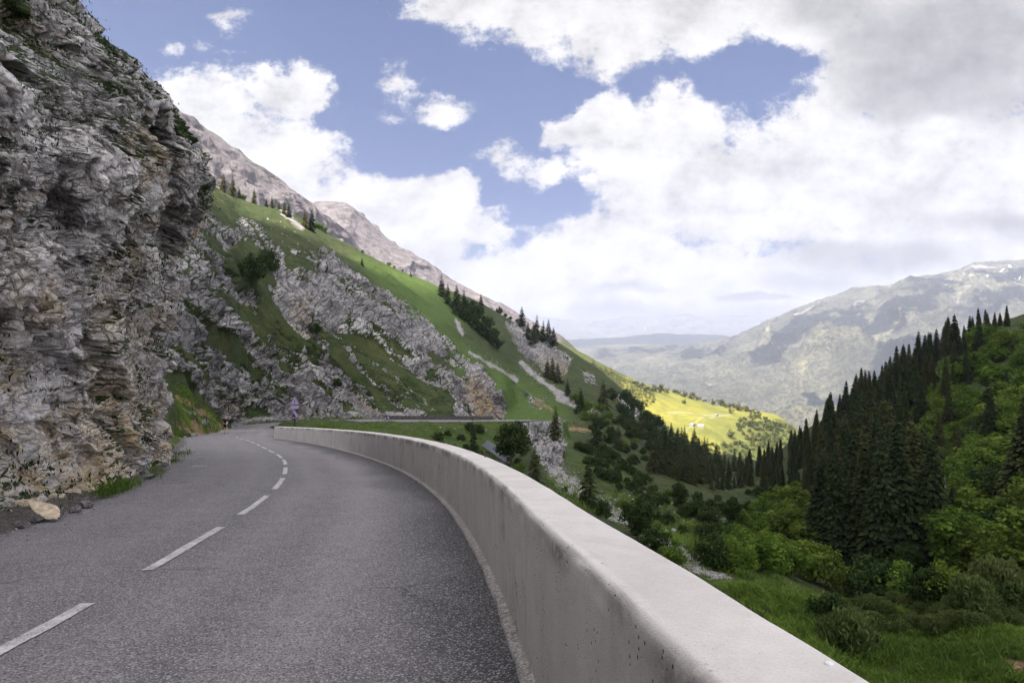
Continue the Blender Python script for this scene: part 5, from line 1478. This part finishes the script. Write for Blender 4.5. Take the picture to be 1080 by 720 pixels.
MAT['soil'] = earth_material()
vi = np.where((SQ > s_of_Y(-6)) & (CL[:, 1] < 62) & (SQ < s_of_Y(62)))[0]
vo = np.array([-.12, .05, .22, .45, .75, 1.1, 1.6, 2.4])
VV = np.zeros((len(vi), len(vo), 3))
VV[..., :2] = CL[vi][:, None, :2] + LEFT[vi][:, None] * (wl[vi][:, None] + vo[None])[..., None]
VV[..., 2] = CL[vi][:, None, 2] + PLANE[vi][:, None] * (VV[..., 1] - CL[vi][:, None, 1])
q = VV.copy(); q[..., 2] = 0
VV[..., 2] += np.interp(vo, [-.12, .05, .3, .8, 1.6, 2.4], [.006, .01, .0, .10, .3, .5])[None] + .07 * sstep(.0, .3, vo)[None] * fbm(q * 1.5, 4) + .03 * sstep(.0, .3, vo)[None] * fbm(q * 6, 3)
VV[..., :2] += LEFT[vi][:, None] * (.09 * fbm(q * .9, 4) * (vo[None] < .3))[..., None]
tag(link('verge', mesh('verge', VV.reshape(-1, 3), grid_faces(len(vi), len(vo)), True), MAT['soil']), 'dark stony gutter between road and rock face', 'verge', kind='structure')

# stones: angular prototypes
def stone_mesh(name, seed, mat, n=14, flat=.7):
    g = np.random.default_rng(seed)
    th = np.linspace(0, math.pi, n); ph = np.linspace(0, 2 * math.pi, 2 * n, endpoint=False)
    d = np.stack([np.sin(th)[:, None] * np.cos(ph)[None], np.sin(th)[:, None] * np.sin(ph)[None], np.cos(th)[:, None] + 0 * ph[None]], -1)
    pl = g.normal(size=(14, 3)); pl /= np.linalg.norm(pl, axis=1)[:, None]
    r = np.min(np.where(d @ pl.T > .08, (.50 + .3 * g.random(14)) / np.maximum(d @ pl.T, .08), 9), -1)
    r = np.minimum(r, 1.1) * (1 + .06 * fbm(d * 3 + seed, 4))
    V = d * r[..., None] * np.array((1, .8, flat))
    fs = []
    m2 = 2 * n
    for i in range(n - 1):
        for j in range(m2): fs.append((i * m2 + j, (i + 1) * m2 + j, (i + 1) * m2 + (j + 1) % m2, i * m2 + (j + 1) % m2))
    me = mesh(name, V.reshape(-1, 3), fs, False); me.materials.append(mat)
    return me


STONES = [stone_mesh('boulder', 50 + i, MAT['boulder'], 16, .55 + .1 * (i % 4)) for i in range(6)]


def stone(pos, size, label, group=None, name='boulder', cat='boulder', me=None, flat=1.0):
    o = bpy.data.objects.new(name, me or STONES[int(g0.integers(len(STONES)))]); COL.objects.link(o)
    o.location = tuple(pos); o.scale = (size, size * g0.uniform(.7, 1.1), size * flat); o.rotation_euler = (g0.uniform(-.3, .3), g0.uniform(-.3, .3), g0.uniform(0, 6.28))
    return tag(o, label, cat, group)


def stones_mesh(name, pts, sizes, mat, seed=1):
    """many tiny angular stones nobody could count"""
    g = np.random.default_rng(seed)
    base = np.array([(-1, -1, -1), (1, -1, -1), (1, 1, -1), (-1, 1, -1), (-1, -1, 1), (1, -1, 1), (1, 1, 1), (-1, 1, 1)], float)
    fb = np.array([(3, 2, 1, 0), (4, 5, 6, 7), (0, 1, 5, 4), (1, 2, 6, 5), (2, 3, 7, 6), (3, 0, 4, 7)])
    n = len(pts); pts = np.asarray(pts)
    v = base[None] * (.35 + .4 * g.random((n, 8, 1))) * np.array((1, .8, .6))
    a = g.random(n) * 6.283; c, s_ = np.cos(a)[:, None], np.sin(a)[:, None]
    v = np.stack([v[..., 0] * c - v[..., 1] * s_, v[..., 0] * s_ + v[..., 1] * c, v[..., 2]], -1) * np.asarray(sizes)[:, None, None] + pts[:, None]
    f = (fb[None] + 8 * np.arange(n)[:, None, None]).reshape(-1, 4)
    return link(name, mesh(name, v.reshape(-1, 3), f, False), mat)


def on_road(x, y):
    z, d_, s_ = road_z(np.array([x]), np.array([y])); return np.array((x, y, float(z[0])))


def road_px(px, py):
    Y = 1224.0 / (py - 440.0)
    return on_road((px - CX) / F * Y, Y)


MAT['gravel'] = plain('loose_gravel', (.20, .185, .18), .9, .2, var=.75, sc=30)
gs, gz = [], []
for _ in range(2600):
    Y = g0.uniform(1.5, 30) ** 1.0
    k = int(np.argmin(np.abs(WL[:, 1] - Y))); o_ = -.13 - abs(g0.normal()) * .45
    p = WL[k] + WR[k] * o_
    gs.append(on_road(p[0], p[1]) + (0, 0, .004)); gz.append(g0.uniform(.003, .011) * (1.6 if g0.random() < .05 else 1))
for _ in range(1500):
    k = int(g0.choice(vi)); o_ = wl[k] + g0.normal() * .28 - .02
    p = CL[k, :2] + LEFT[k] * o_
    gs.append(on_road(p[0], p[1]) + (0, 0, .012)); gz.append(g0.uniform(.006, .035) * (2.2 if g0.random() < .06 else 1))
for _ in range(900):
    k = int(g0.integers(NS // 3)); o_ = g0.uniform(-3.6, 3.0)
    p = CL[k, :2] + LEFT[k] * o_
    gs.append(on_road(p[0], p[1]) + (0, 0, .003)); gz.append(g0.uniform(.002, .007))
tag(stones_mesh('gravel', gs, gz, MAT['gravel'], 3), 'loose grit and pebbles along the road edges', 'gravel', kind='stuff')
MAT['gutterstone'] = rock_material('gutter_stone', .25, (.2, .15, .09), (.11, .10, .10), (.30, .275, .265))
for k_ in ('cell', 'moss', 'ochre'): pass
GST = [stone_mesh('stone', 90 + i, MAT['gutterstone'], 16, .5) for i in range(4)]
# stones and slab in the gutter
slo = link('rock_slab', stone_mesh('rock_slab', 77, MAT['slabstone'], 22, .9), MAT['slabstone']); tag(slo, 'flat tan stone slab leaning in the gutter under the rock face', 'stone')
slo.scale = (.50, .17, .05)
pz = road_px(57, 549) + np.array((-.22, .12, .17)); slo.location = tuple(pz); slo.rotation_euler = (.25, .28, -.55)
for px, py, sz, lab in [(94, 536, .20, 'pale rounded stone at the road edge past the tan slab'), (82, 541, .17, 'grey flat stone between the slab and the pale stone'), (40, 552, .20, 'dark wedge stone in front of the tan slab'), (66, 547, .11, 'small pale stone at the end of the tan slab'), (28, 558, .15, 'grey stone nearest the viewer in the gutter'), (160, 505, .20, 'grey stone by the grass at the rock foot'), (176, 492, .24, 'pale stone at the corner of the rock face')]:
    stone(road_px(px, py) + np.array((-.12, .1, .05)), sz, lab, name='stone', cat='stone', me=GST[int(g0.integers(4))])
for x in np.linspace(186, 234, 24):
    p = ground(x, 463.5 - (x - 186) * .19 + g0.normal() * 1.2, 2.6); stone(p, g0.uniform(.08, .3), 'pale stone on the verge between road and grass wedge', 'stones on the verge', name='stone', cat='stone')
# tufts along the foot of the rock and on its ledges
tp, th_ = [], []
for _ in range(760):
    k = int(g0.choice(vi)); y = CL[k, 1]
    if fbm(np.array([[y * .45, 3.3, 1.7]]), 3)[0] < .02: continue
    p = CL[k, :2] + LEFT[k] * (wl[k] + g0.uniform(.12, .75))
    tp.append(on_road(p[0], p[1]) + (0, 0, .05)); th_.append(g0.uniform(.05, .15))
for px, py in [(130, 522), (118, 526), (140, 518), (165, 506), (172, 500), (185, 490), (192, 482), (188, 486)]:
    for _ in range(14):
        tp.append(road_px(px + g0.normal() * 4, py - 1) + np.array((-.2, .1, .05)) + g0.normal(size=3) * (.12, .12, .02)); th_.append(g0.uniform(.08, .22))
tag(blades('verge_grass', tp, th_, 10, MAT['tuft'], seed=8), 'green grass tufts along the foot of the rock face', 'grass', kind='stuff')
ms = moss.ravel(); cand = np.where((ms > .30) & (A2[..., 1].ravel() > 6) & (A2[..., 1].ravel() < 33) & (np.abs(A2[..., 2].ravel()) < 18))[0]
pick = g0.choice(cand, 12000)
tag(blades('rock_plants', A2.reshape(-1, 3)[pick], g0.uniform(.03, .085, len(pick)), 9, MAT['mosstuft'], seed=9, spread=.6, wide=.05), 'dark grass and cushion plants growing on the ledges of the rock face', 'plants', kind='stuff')

# ================================================================ BOULDERS, SCREE
for px, py, hp, lab in [(677, 521, 9, 'big pale boulder on the stony lower meadow'), (752, 548, 11, 'pale triangular boulder in the valley bushes'), (764, 551, 9, 'pale boulder touching the triangular one'), (748, 556, 6, 'low white boulder below the triangular one'), (800, 549, 4, 'flat white boulder on the light valley floor'), (712, 562, 8, 'white boulder at the end of the scree by the parapet'), (604, 425, 5, 'white block at the top of the pale gully')]:
    p = ground(px, py); stone(p, hp * p[1] / F * .9, lab)
for x, y in scatter([(650, 508), (690, 522), (742, 548), (732, 560), (690, 545), (655, 522)], 46, 4.5, g0):
    p = ground(x, y); stone(p, g0.uniform(1.0, 2.6) * p[1] / F, 'white limestone boulder strewn over the stony lower meadow', 'white boulders of the lower meadow')
for x in np.arange(246, 352, 2.6):
    p = ground(x + g0.normal(), 443 + g0.normal() * 1.2 - (x > 300) * 1.0, 3.0); stone(p + np.array((0, 0, .1)), g0.uniform(.9, 2.1) * p[1] / F, 'white stone in the row along the outer edge of the road bend', 'white stones along the road bend', name='stone', cat='stone')
for x, y in scatter([(440, 450), (540, 446), (556, 470), (520, 486), (440, 468)], 22, 5, g0):
    p = ground(x, y); stone(p, g0.uniform(.8, 2.2) * p[1] / F, 'pale stone in the grass bank behind the parapet', 'stones in the grass bank', name='stone', cat='stone')
for x, y in scatter([(270, 222), (330, 250), (380, 300), (420, 318), (400, 322), (300, 262)], 30, 6, g0):
    p = ground(x, y, 4); stone(p, g0.uniform(.8, 2.0) * p[1] / F, 'pale block lying on the meadow above the crag', 'blocks above the crag')
sp, sz_ = [], []
for pts, w, n in [([(585, 494), (612, 514), (650, 540), (690, 568), (730, 592), (765, 606)], 7, 1500), ([(550, 382), (572, 402), (600, 424), (628, 438)], 3, 260), ([(480, 340), (488, 352)], 2, 40), ([(495, 372), (520, 384), (545, 400)], 2.5, 120), ([(245, 447), (290, 441), (340, 438), (430, 438)], 2.5, 420), ([(372, 418), (392, 434)], 6, 200), ([(560, 448), (590, 490)], 8, 140)]:
    for _ in range(n):
        i = int(g0.integers(len(pts) - 1)); t = g0.random()
        x = pts[i][0] * (1 - t) + pts[i + 1][0] * t + g0.normal() * w * .8; y = pts[i][1] * (1 - t) + pts[i + 1][1] * t + g0.normal() * w
        p = ground(x, y); sp.append(p); sz_.append(g0.uniform(.4, 1.4) * p[1] / F * (2 if g0.random() < .06 else 1))
tag(stones_mesh('scree', sp, sz_, MAT['boulder'], 4), 'grey scree of broken rock below the far road and the crags', 'scree', kind='stuff')

# ================================================================ THINGS ON AND BY THE ROAD
MAT['galv'] = plain('galvanised_steel', (.22, .21, .24), .5, .5, .6, var=.15)
MAT['signwhite'] = plain('sign_white', (.27, .245, .37), .6, .3, var=.08)
MAT['signred'] = plain('sign_red', (.17, .09, .16), .6, .3, var=.1)
MAT['signblack'] = plain('sign_black', (.02, .018, .03), .6, .3)
sgn_o = bpy.data.objects.new('road_sign', None); COL.objects.link(sgn_o)
tag(sgn_o, 'two triangular warning signs on one post beyond the end of the parapet', 'road sign')
gz_ = ground(311, 452.5)
YS = 80.0
XS = (311 - CX) / F * YS
zb = float(road_z(np.array([XS]), np.array([YS]))[0][0]) - .2
sgn_o.location = (XS, YS, zb)
b_ = MB(); b_.box((0, 0, 2.2), (.13, .06, 4.4)); b_.build('post', MAT['signblack'], sgn_o)
def tri(z, w): return [(-w / 2, 0, z), (w / 2, 0, z), (0, 0, z + w * .87)]
def tri_sign(z, w):
    p_ = MB(); p_.ngon_prism([(x, -.05, zz) for x, _, zz in tri(z, w)], (0, -.02, 0)); par = p_.build('sign_plate', MAT['signred'], sgn_o)
    p_ = MB(); p_.ngon_prism([(x, -.074, zz) for x, _, zz in tri(z + w * .085, w * .76)], (0, -.006, 0)); p_.build('sign_face', MAT['signwhite'], par)
    return par
t1 = tri_sign(3.35, 1.3)
p_ = MB(); p_.box((0, -.085, 3.66), (.07, .008, .26)); p_.box((0, -.085, 3.90), (.13, .008, .18), taper=.5); p_.build('symbol', MAT['signblack'], t1)
p_ = MB(); p_.box((0, -.06, 3.10), (1.0, .02, .40)); pp = p_.build('plate', MAT['signwhite'], sgn_o)
p_ = MB(); p_.box((0, -.074, 3.32), (1.25, .008, .045)); p_.build('rail', MAT['signblack'], pp)
t2 = tri_sign(1.85, 1.15)
p_ = MB(); p_.ngon_prism([(-.36, -.082, 1.99), (.22, -.082, 1.99), (.05, -.082, 2.14), (-.06, -.082, 2.34), (-.14, -.082, 2.40)], (0, -.006, 0)); p_.build('symbol', MAT['signblack'], t2)

# person walking at the road edge
MAT['skin'] = plain('skin', (.42, .27, .20), .6, .3, var=.08)
MAT['navy'] = plain('navy_top', (.016, .020, .045), .85, .1)
MAT['black'] = plain('black_cloth', (.012, .012, .014), .85, .1)
MAT['palecap'] = plain('pale_cap', (.62, .58, .52), .8, .1)
def skin_body(name, joints, edges, mat, parent=None, sub=2):
    me = bpy.data.meshes.new(name); me.from_pydata([j[:3] for j in joints], edges, []); me.update()
    o = link(name, me, mat, parent)
    md = o.modifiers.new('skin', 'SKIN'); md.use_smooth_shade = True
    for v, j in zip(me.skin_vertices[0].data, joints): v.radius = (j[3], j[4] if len(j) > 4 else j[3])
    me.skin_vertices[0].data[0].use_root = True
    sb = o.modifiers.new('sub', 'SUBSURF'); sb.levels = sub; sb.render_levels = sub
    return o
body_j = [(0, 0, .95, .15, .11), (0, 0, 1.12, .135, .10), (0, .01, 1.32, .165, .11), (0, .01, 1.46, .10, .08), (0, .0, 1.54, .055, .055), (0, -.01, 1.62, .085, .095), (0, -.01, 1.74, .075, .085),
          (-.10, 0, .90, .085), (-.11, -.06, .50, .055), (-.11, .04, .09, .036), (-.11, -.09, .03, .04, .028),
          (.10, 0, .90, .085), (.11, .10, .50, .055), (.12, .20, .10, .036), (.12, .08, .04, .04, .028),
          (-.20, .01, 1.42, .055), (-.25, .05, 1.15, .040), (-.24, -.06, .92, .032), (-.24, -.10, .83, .034),
          (.20, .01, 1.42, .055), (.27, .0, 1.17, .040), (.33, -.16, 1.02, .032), (.35, -.23, .98, .034)]
body_e = [(0, 1), (1, 2), (2, 3), (3, 4), (4, 5), (5, 6), (0, 7), (7, 8), (8, 9), (9, 10), (0, 11), (11, 12), (12, 13), (13, 14), (2, 15), (15, 16), (16, 17), (17, 18), (2, 19), (19, 20), (20, 21), (21, 22)]
man = skin_body('person', body_j, body_e, MAT['skin'])
tag(man, 'person in navy top, black shorts and pale cap walking at the road edge', 'person')
grow = 1.14
skin_body('shirt', [(0, 0, .98, .16, .125), (0, 0, 1.12, .155, .12), (0, .01, 1.32, .185, .13), (0, .01, 1.45, .12, .10), (-.20, .01, 1.42, .07), (-.245, .045, 1.20, .058), (.20, .01, 1.42, .07), (.265, .0, 1.22, .058)], [(0, 1), (1, 2), (2, 3), (2, 4), (4, 5), (2, 6), (6, 7)], MAT['navy'], man)
skin_body('shorts', [(0, 0, .96, .165, .13), (-.10, 0, .88, .105), (-.112, -.045, .58, .085), (.10, 0, .88, .105), (.112, .07, .58, .085)], [(0, 1), (1, 2), (0, 3), (3, 4)], MAT['black'], man)
skin_body('cap', [(0, -.01, 1.72, .092, .10), (0, -.01, 1.80, .07, .08)], [(0, 1)], MAT['palecap'], man)
for sx, sy in ((-.11, .04), (.12, .20)):
    skin_body('shoe', [(sx, sy, .06, .05), (sx, sy - .15, .035, .048, .034)], [(0, 1)], MAT['black'], man)
Yp = 1224.0 / (457.3 - 440)
pp_ = on_road((238 - CX) / F * Yp, Yp)
man.location = tuple(pp_); man.scale = (1.05, 1.05, 1.05); man.rotation_euler = (0, 0, -.35)
b_ = MB(); b_.tube([(0, 0, 0), (0, .02, 1.28)], [.012, .016], 8); b_.tube([(0, .02, 1.28), (0, .02, 1.36)], [.024, .02], 8)
stk = b_.build('walking_stick', MAT['palecap']); tag(stk, 'pale walking stick held by the walking person', 'walking stick')
c_, s_ = math.cos(-.35), math.sin(-.35); hx_, hy_ = .36 * 1.05, -.25 * 1.05
stk.location = (pp_[0] + hx_ * c_ - hy_ * s_, pp_[1] + hx_ * s_ + hy_ * c_, pp_[2] + .0)

# low dark wall on the far side of the far road, and the motorcycle standing in front of it
MAT['darkstone'] = plain('dark_stone', (.060, .054, .052), .95, .1, var=.55, sc=2.5)
kk = np.where((CL[:, 1] > 146) & (SQ > s_of_Y(110)) & (CL[:, 0] > -27) & (CL[:, 0] < -2))[0]
lw = MB()
WLo = CL[kk][:, :2] + LEFT[kk] * 3.35
n = len(kk); Vv = []
for i in range(n):
    d_ = LEFT[kk[i]]; z_ = CL[kk[i], 2]; hj = .82 + .16 * math.sin(i * 1.7) * math.sin(i * .31)
    for o_, h_ in ((0, -.3), (.02, hj), (.34, hj + .03), (.36, -.3)): Vv.append((WLo[i, 0] + d_[0] * o_, WLo[i, 1] + d_[1] * o_, z_ + h_))
lw.add(Vv, [(i * 4 + a, i * 4 + a + 1, i * 4 + 5 + a, i * 4 + 4 + a) for i in range(n - 1) for a in range(3)] + [(0, 1, 2, 3), (n * 4 - 1, n * 4 - 2, n * 4 - 3, n * 4 - 4)])
tag(lw.build('stone_wall', MAT['darkstone']), 'low dark stone wall on the mountain side of the far road', 'wall')
mk = kk[int(np.argmin(np.abs(CL[kk, 0] / CL[kk, 1] * F + CX - 406)))]
mc = bpy.data.objects.new('motorcycle', None); COL.objects.link(mc)
tag(mc, 'small blue motorcycle standing in front of the low dark stone wall', 'motorcycle')
mp = CL[mk, :2] + LEFT[mk] * 2.0; mc.location = (mp[0], mp[1], CL[mk, 2] + .01); mc.rotation_euler = (0, 0, math.atan2(TAN[mk, 1], TAN[mk, 0]) + .7)
MAT['blue'] = plain('blue_paint', (.03, .05, .19), .35, .5, var=.05)
MAT['chrome'] = plain('light_metal', (.55, .55, .58), .35, .5, .7, var=.05)
def wheel(x):
    t = MB(); pts = [(x + .31 * math.cos(a), 0, .32 + .31 * math.sin(a)) for a in np.linspace(0, 2 * math.pi, 25)]
    t.tube(pts, .055, 8, False); w_ = t.build('wheel', MAT['black'], mc, True)
    r_ = MB(); r_.tube([(x, -.05, .32), (x, .05, .32)], .2, 14); r_.build('rim', MAT['chrome'], w_)
wheel(-.68); wheel(.70)
t = MB(); t.tube([(-.25, 0, .78), (.0, 0, .86), (.28, 0, .84), (.42, 0, .72)], [.10, .17, .17, .08], 12); t.tube([(.42, 0, .74), (.62, 0, .88), (.70, 0, .80)], [.08, .15, .10], 10); t.tube([(-.85, 0, .82), (-.6, 0, .74), (-.35, 0, .70)], [.03, .12, .10], 10); t.build('body', MAT['blue'], mc, True)
t = MB(); t.tube([(-.75, 0, .84), (-.4, 0, .80), (-.15, 0, .82)], [.07, .12, .10], 10); t.build('saddle', MAT['black'], mc, True)
t = MB(); t.box((.05, 0, .48), (.48, .30, .36), taper=.8); t.build('engine', MAT['galv'], mc)
t = MB(); t.tube([(.70, .09, .32), (.50, .09, .95)], .03, 8); t.tube([(.70, -.09, .32), (.50, -.09, .95)], .03, 8); t.build('fork', MAT['chrome'], mc)
t = MB(); t.tube([(.36, .36, 1.0), (.48, .12, 1.02), (.48, -.12, 1.02), (.36, -.36, 1.0)], .018, 8); t.build('handlebar', MAT['black'], mc)
t = MB(); t.box((.66, 0, .98), (.03, .26, .30), taper=.6); t.build('windscreen', MAT['chrome'], mc)

# concrete slab on the bank, things on the parapet and the asphalt
cs_ = ground(523, 478)
sb_ = MB(); sb_.box((0, 0, 0), (4.4, 1.5, .22))
cso = sb_.build('concrete_slab', plain('grey_slab', (.085, .09, .105), .8, .2, var=.25, sc=2)); tag(cso, 'smooth grey slab lying on the bank behind the parapet', 'slab')
bv = cso.modifiers.new('bevel', 'BEVEL'); bv.width = .04
a_ = P(511, 467, cs_[1]); b2 = P(536, 484, cs_[1] * .94); mid = (a_ + b2) / 2; dv_ = b2 - a_
cso.location = tuple(mid); cso.scale = (float(np.linalg.norm(dv_)) / 4.4, 1, 1); cso.rotation_euler = (.75, math.atan2(-dv_[2], math.hypot(dv_[0], dv_[1])), math.atan2(dv_[1], dv_[0]))


def on_wall(px, py):
    """the point of the parapet's top seen at (px, py)"""
    h = np.interp(0, [0, 1], [1.075, 1.075])
    k = (py - HOR) / F - .0764; Y = (1.7 - h) / k
    for _ in range(6):
        h = np.interp(Y, [0, 30, 56], [1.075, 1.05, .95]); Y = (1.7 - h) / k
    return np.array(((px - CX) / F * Y, Y, -1.7 - .0764 * Y + h))


MAT['moss'] = plain('dry_moss', (.035, .03, .022), .95, .1, var=.6, sc=40)
for px, py, r_, lab in [(512.5, 482, .10, 'dark clump of dirt on top of the parapet, farther one'), (530, 487.5, .085, 'dark clump of dirt on top of the parapet, nearer one')]:
    o = stone(on_wall(px, py) + np.array((0, 0, .005)), r_, lab, name='moss_clump', cat='moss clump', me=stone_mesh('moss_clump', 70, MAT['moss'], 12, .35), flat=.8)
MAT['stud'] = plain('white_stud', (.55, .53, .52), .5, .4, var=.05)
st_ = MB(); st_.tube([(0, 0, -.01), (0, 0, .003), (0, 0, .006)], [.012, .012, .008], 20)
so_ = st_.build('survey_stud', MAT['stud'], None, True); tag(so_, 'small round white stud set in the top of the parapet', 'stud'); so_.location = tuple(on_wall(874.5, 702) + np.array((0, 0, .004)))
MAT['straw'] = plain('dry_leaf', (.42, .37, .26), .8, .2, var=.25, sc=40)
lf = MB(); lf.add([(-.06, 0, .005), (-.02, -.018, .014), (.03, -.014, .018), (.07, .0, .024), (.03, .016, .012), (-.02, .018, .01)], [(0, 1, 5), (1, 2, 4, 5), (2, 3, 4)])
lfo = lf.build('dry_leaf', MAT['straw'], None, True); tag(lfo, 'pale dry leaf on the asphalt by the parapet footing', 'leaf'); lfo.location = tuple(road_px(528, 649) + (0, 0, .012)); lfo.rotation_euler = (0, 0, .4); lfo.scale = (.62, .62, .8)
sm = lfo.modifiers.new('thick', 'SOLIDIFY'); sm.thickness = .002
tw = MB(); tw.tube([(-.09, 0, .012), (-.02, .012, .02), (.05, -.006, .014), (.10, .01, .012)], [.009, .011, .009, .004], 8); tw.tube([(-.02, .012, .02), (.02, .05, .03)], [.006, .002], 6)
two = tw.build('twig', plain('grey_twig', (.16, .14, .12), .9, .1), None, True); tag(two, 'short grey twig on the asphalt beside the parapet', 'twig'); two.location = tuple(road_px(473, 535)); two.rotation_euler = (0, 0, .3)
for px, py, sz, lab in [(440, 595, .018, 'single white pebble on the dark asphalt strip'), (402, 681, .024, 'grey pebble low on the asphalt near the viewer'), (393, 713, .020, 'dark pebble at the bottom of the asphalt'), (517, 628, .018, 'tan pebble beside the dry leaf')]:
    stone(road_px(px, py) + (0, 0, .006), sz, lab, name='pebble', cat='pebble')

# huts on the sunlit meadow
MAT['limewash'] = plain('limewash', (.27, .255, .235), .9, .1, var=.1, sc=.5)
MAT['slate'] = plain('pale_slate_roof', (.17, .165, .17), .8, .2, var=.15, sc=.5)
MAT['wood'] = plain('brown_boards', (.11, .075, .05), .9, .1, var=.3, sc=2)
def hut(px, py, w, l, h, rz_, label, pos=None):
    o = bpy.data.objects.new('chalet', None); COL.objects.link(o); tag(o, label, 'chalet')
    o.location = tuple(meadow_ground(px, py) if pos is None else pos); o.rotation_euler = (0, 0, rz_)
    b = MB(); b.box((0, 0, h / 2 - .6), (w, l, h + 1.2)); b.ngon_prism([(-w / 2, -l / 2 + .002, h), (w / 2, -l / 2 + .002, h), (0, -l / 2 + .002, h + w * .38)], (0, l - .004, 0)); b.build('wall', MAT['limewash'], o)
    r = MB()
    for sg in (-1, 1):
        e = sg * (w / 2 + .5); r.ngon_prism([(0, -l / 2 - .6, h + w * .38 + .05), (e, -l / 2 - .6, h - .35), (e, -l / 2 - .6, h - .10), (0, -l / 2 - .6, h + w * .38 + .32)], (0, l + 1.2, 0))
    r.build('roof', MAT['slate'], o)
    d = MB(); d.box((0, -l / 2 - .03, 1.0), (1.0, .06, 2.0)); d.build('door', MAT['wood'], o)
    for sx in (-1, 1):
        q = MB(); q.box((sx * w * .3, -l / 2 - .03, 1.6), (.8, .06, .9)); q.build('window', MAT['wood'], o)
    return o
hut(730, 450, 4.6, 5.2, 2.4, .5, 'white chalet with pale roof on the sunlit meadow beside the track')
hut(739, 451, 5.0, 6.5, 2.2, 1.2, 'longer chalet with grey roof next to the white one')
hut(756, 439, 3.0, 4, 1.8, .2, 'tiny hut higher up on the sunlit meadow')
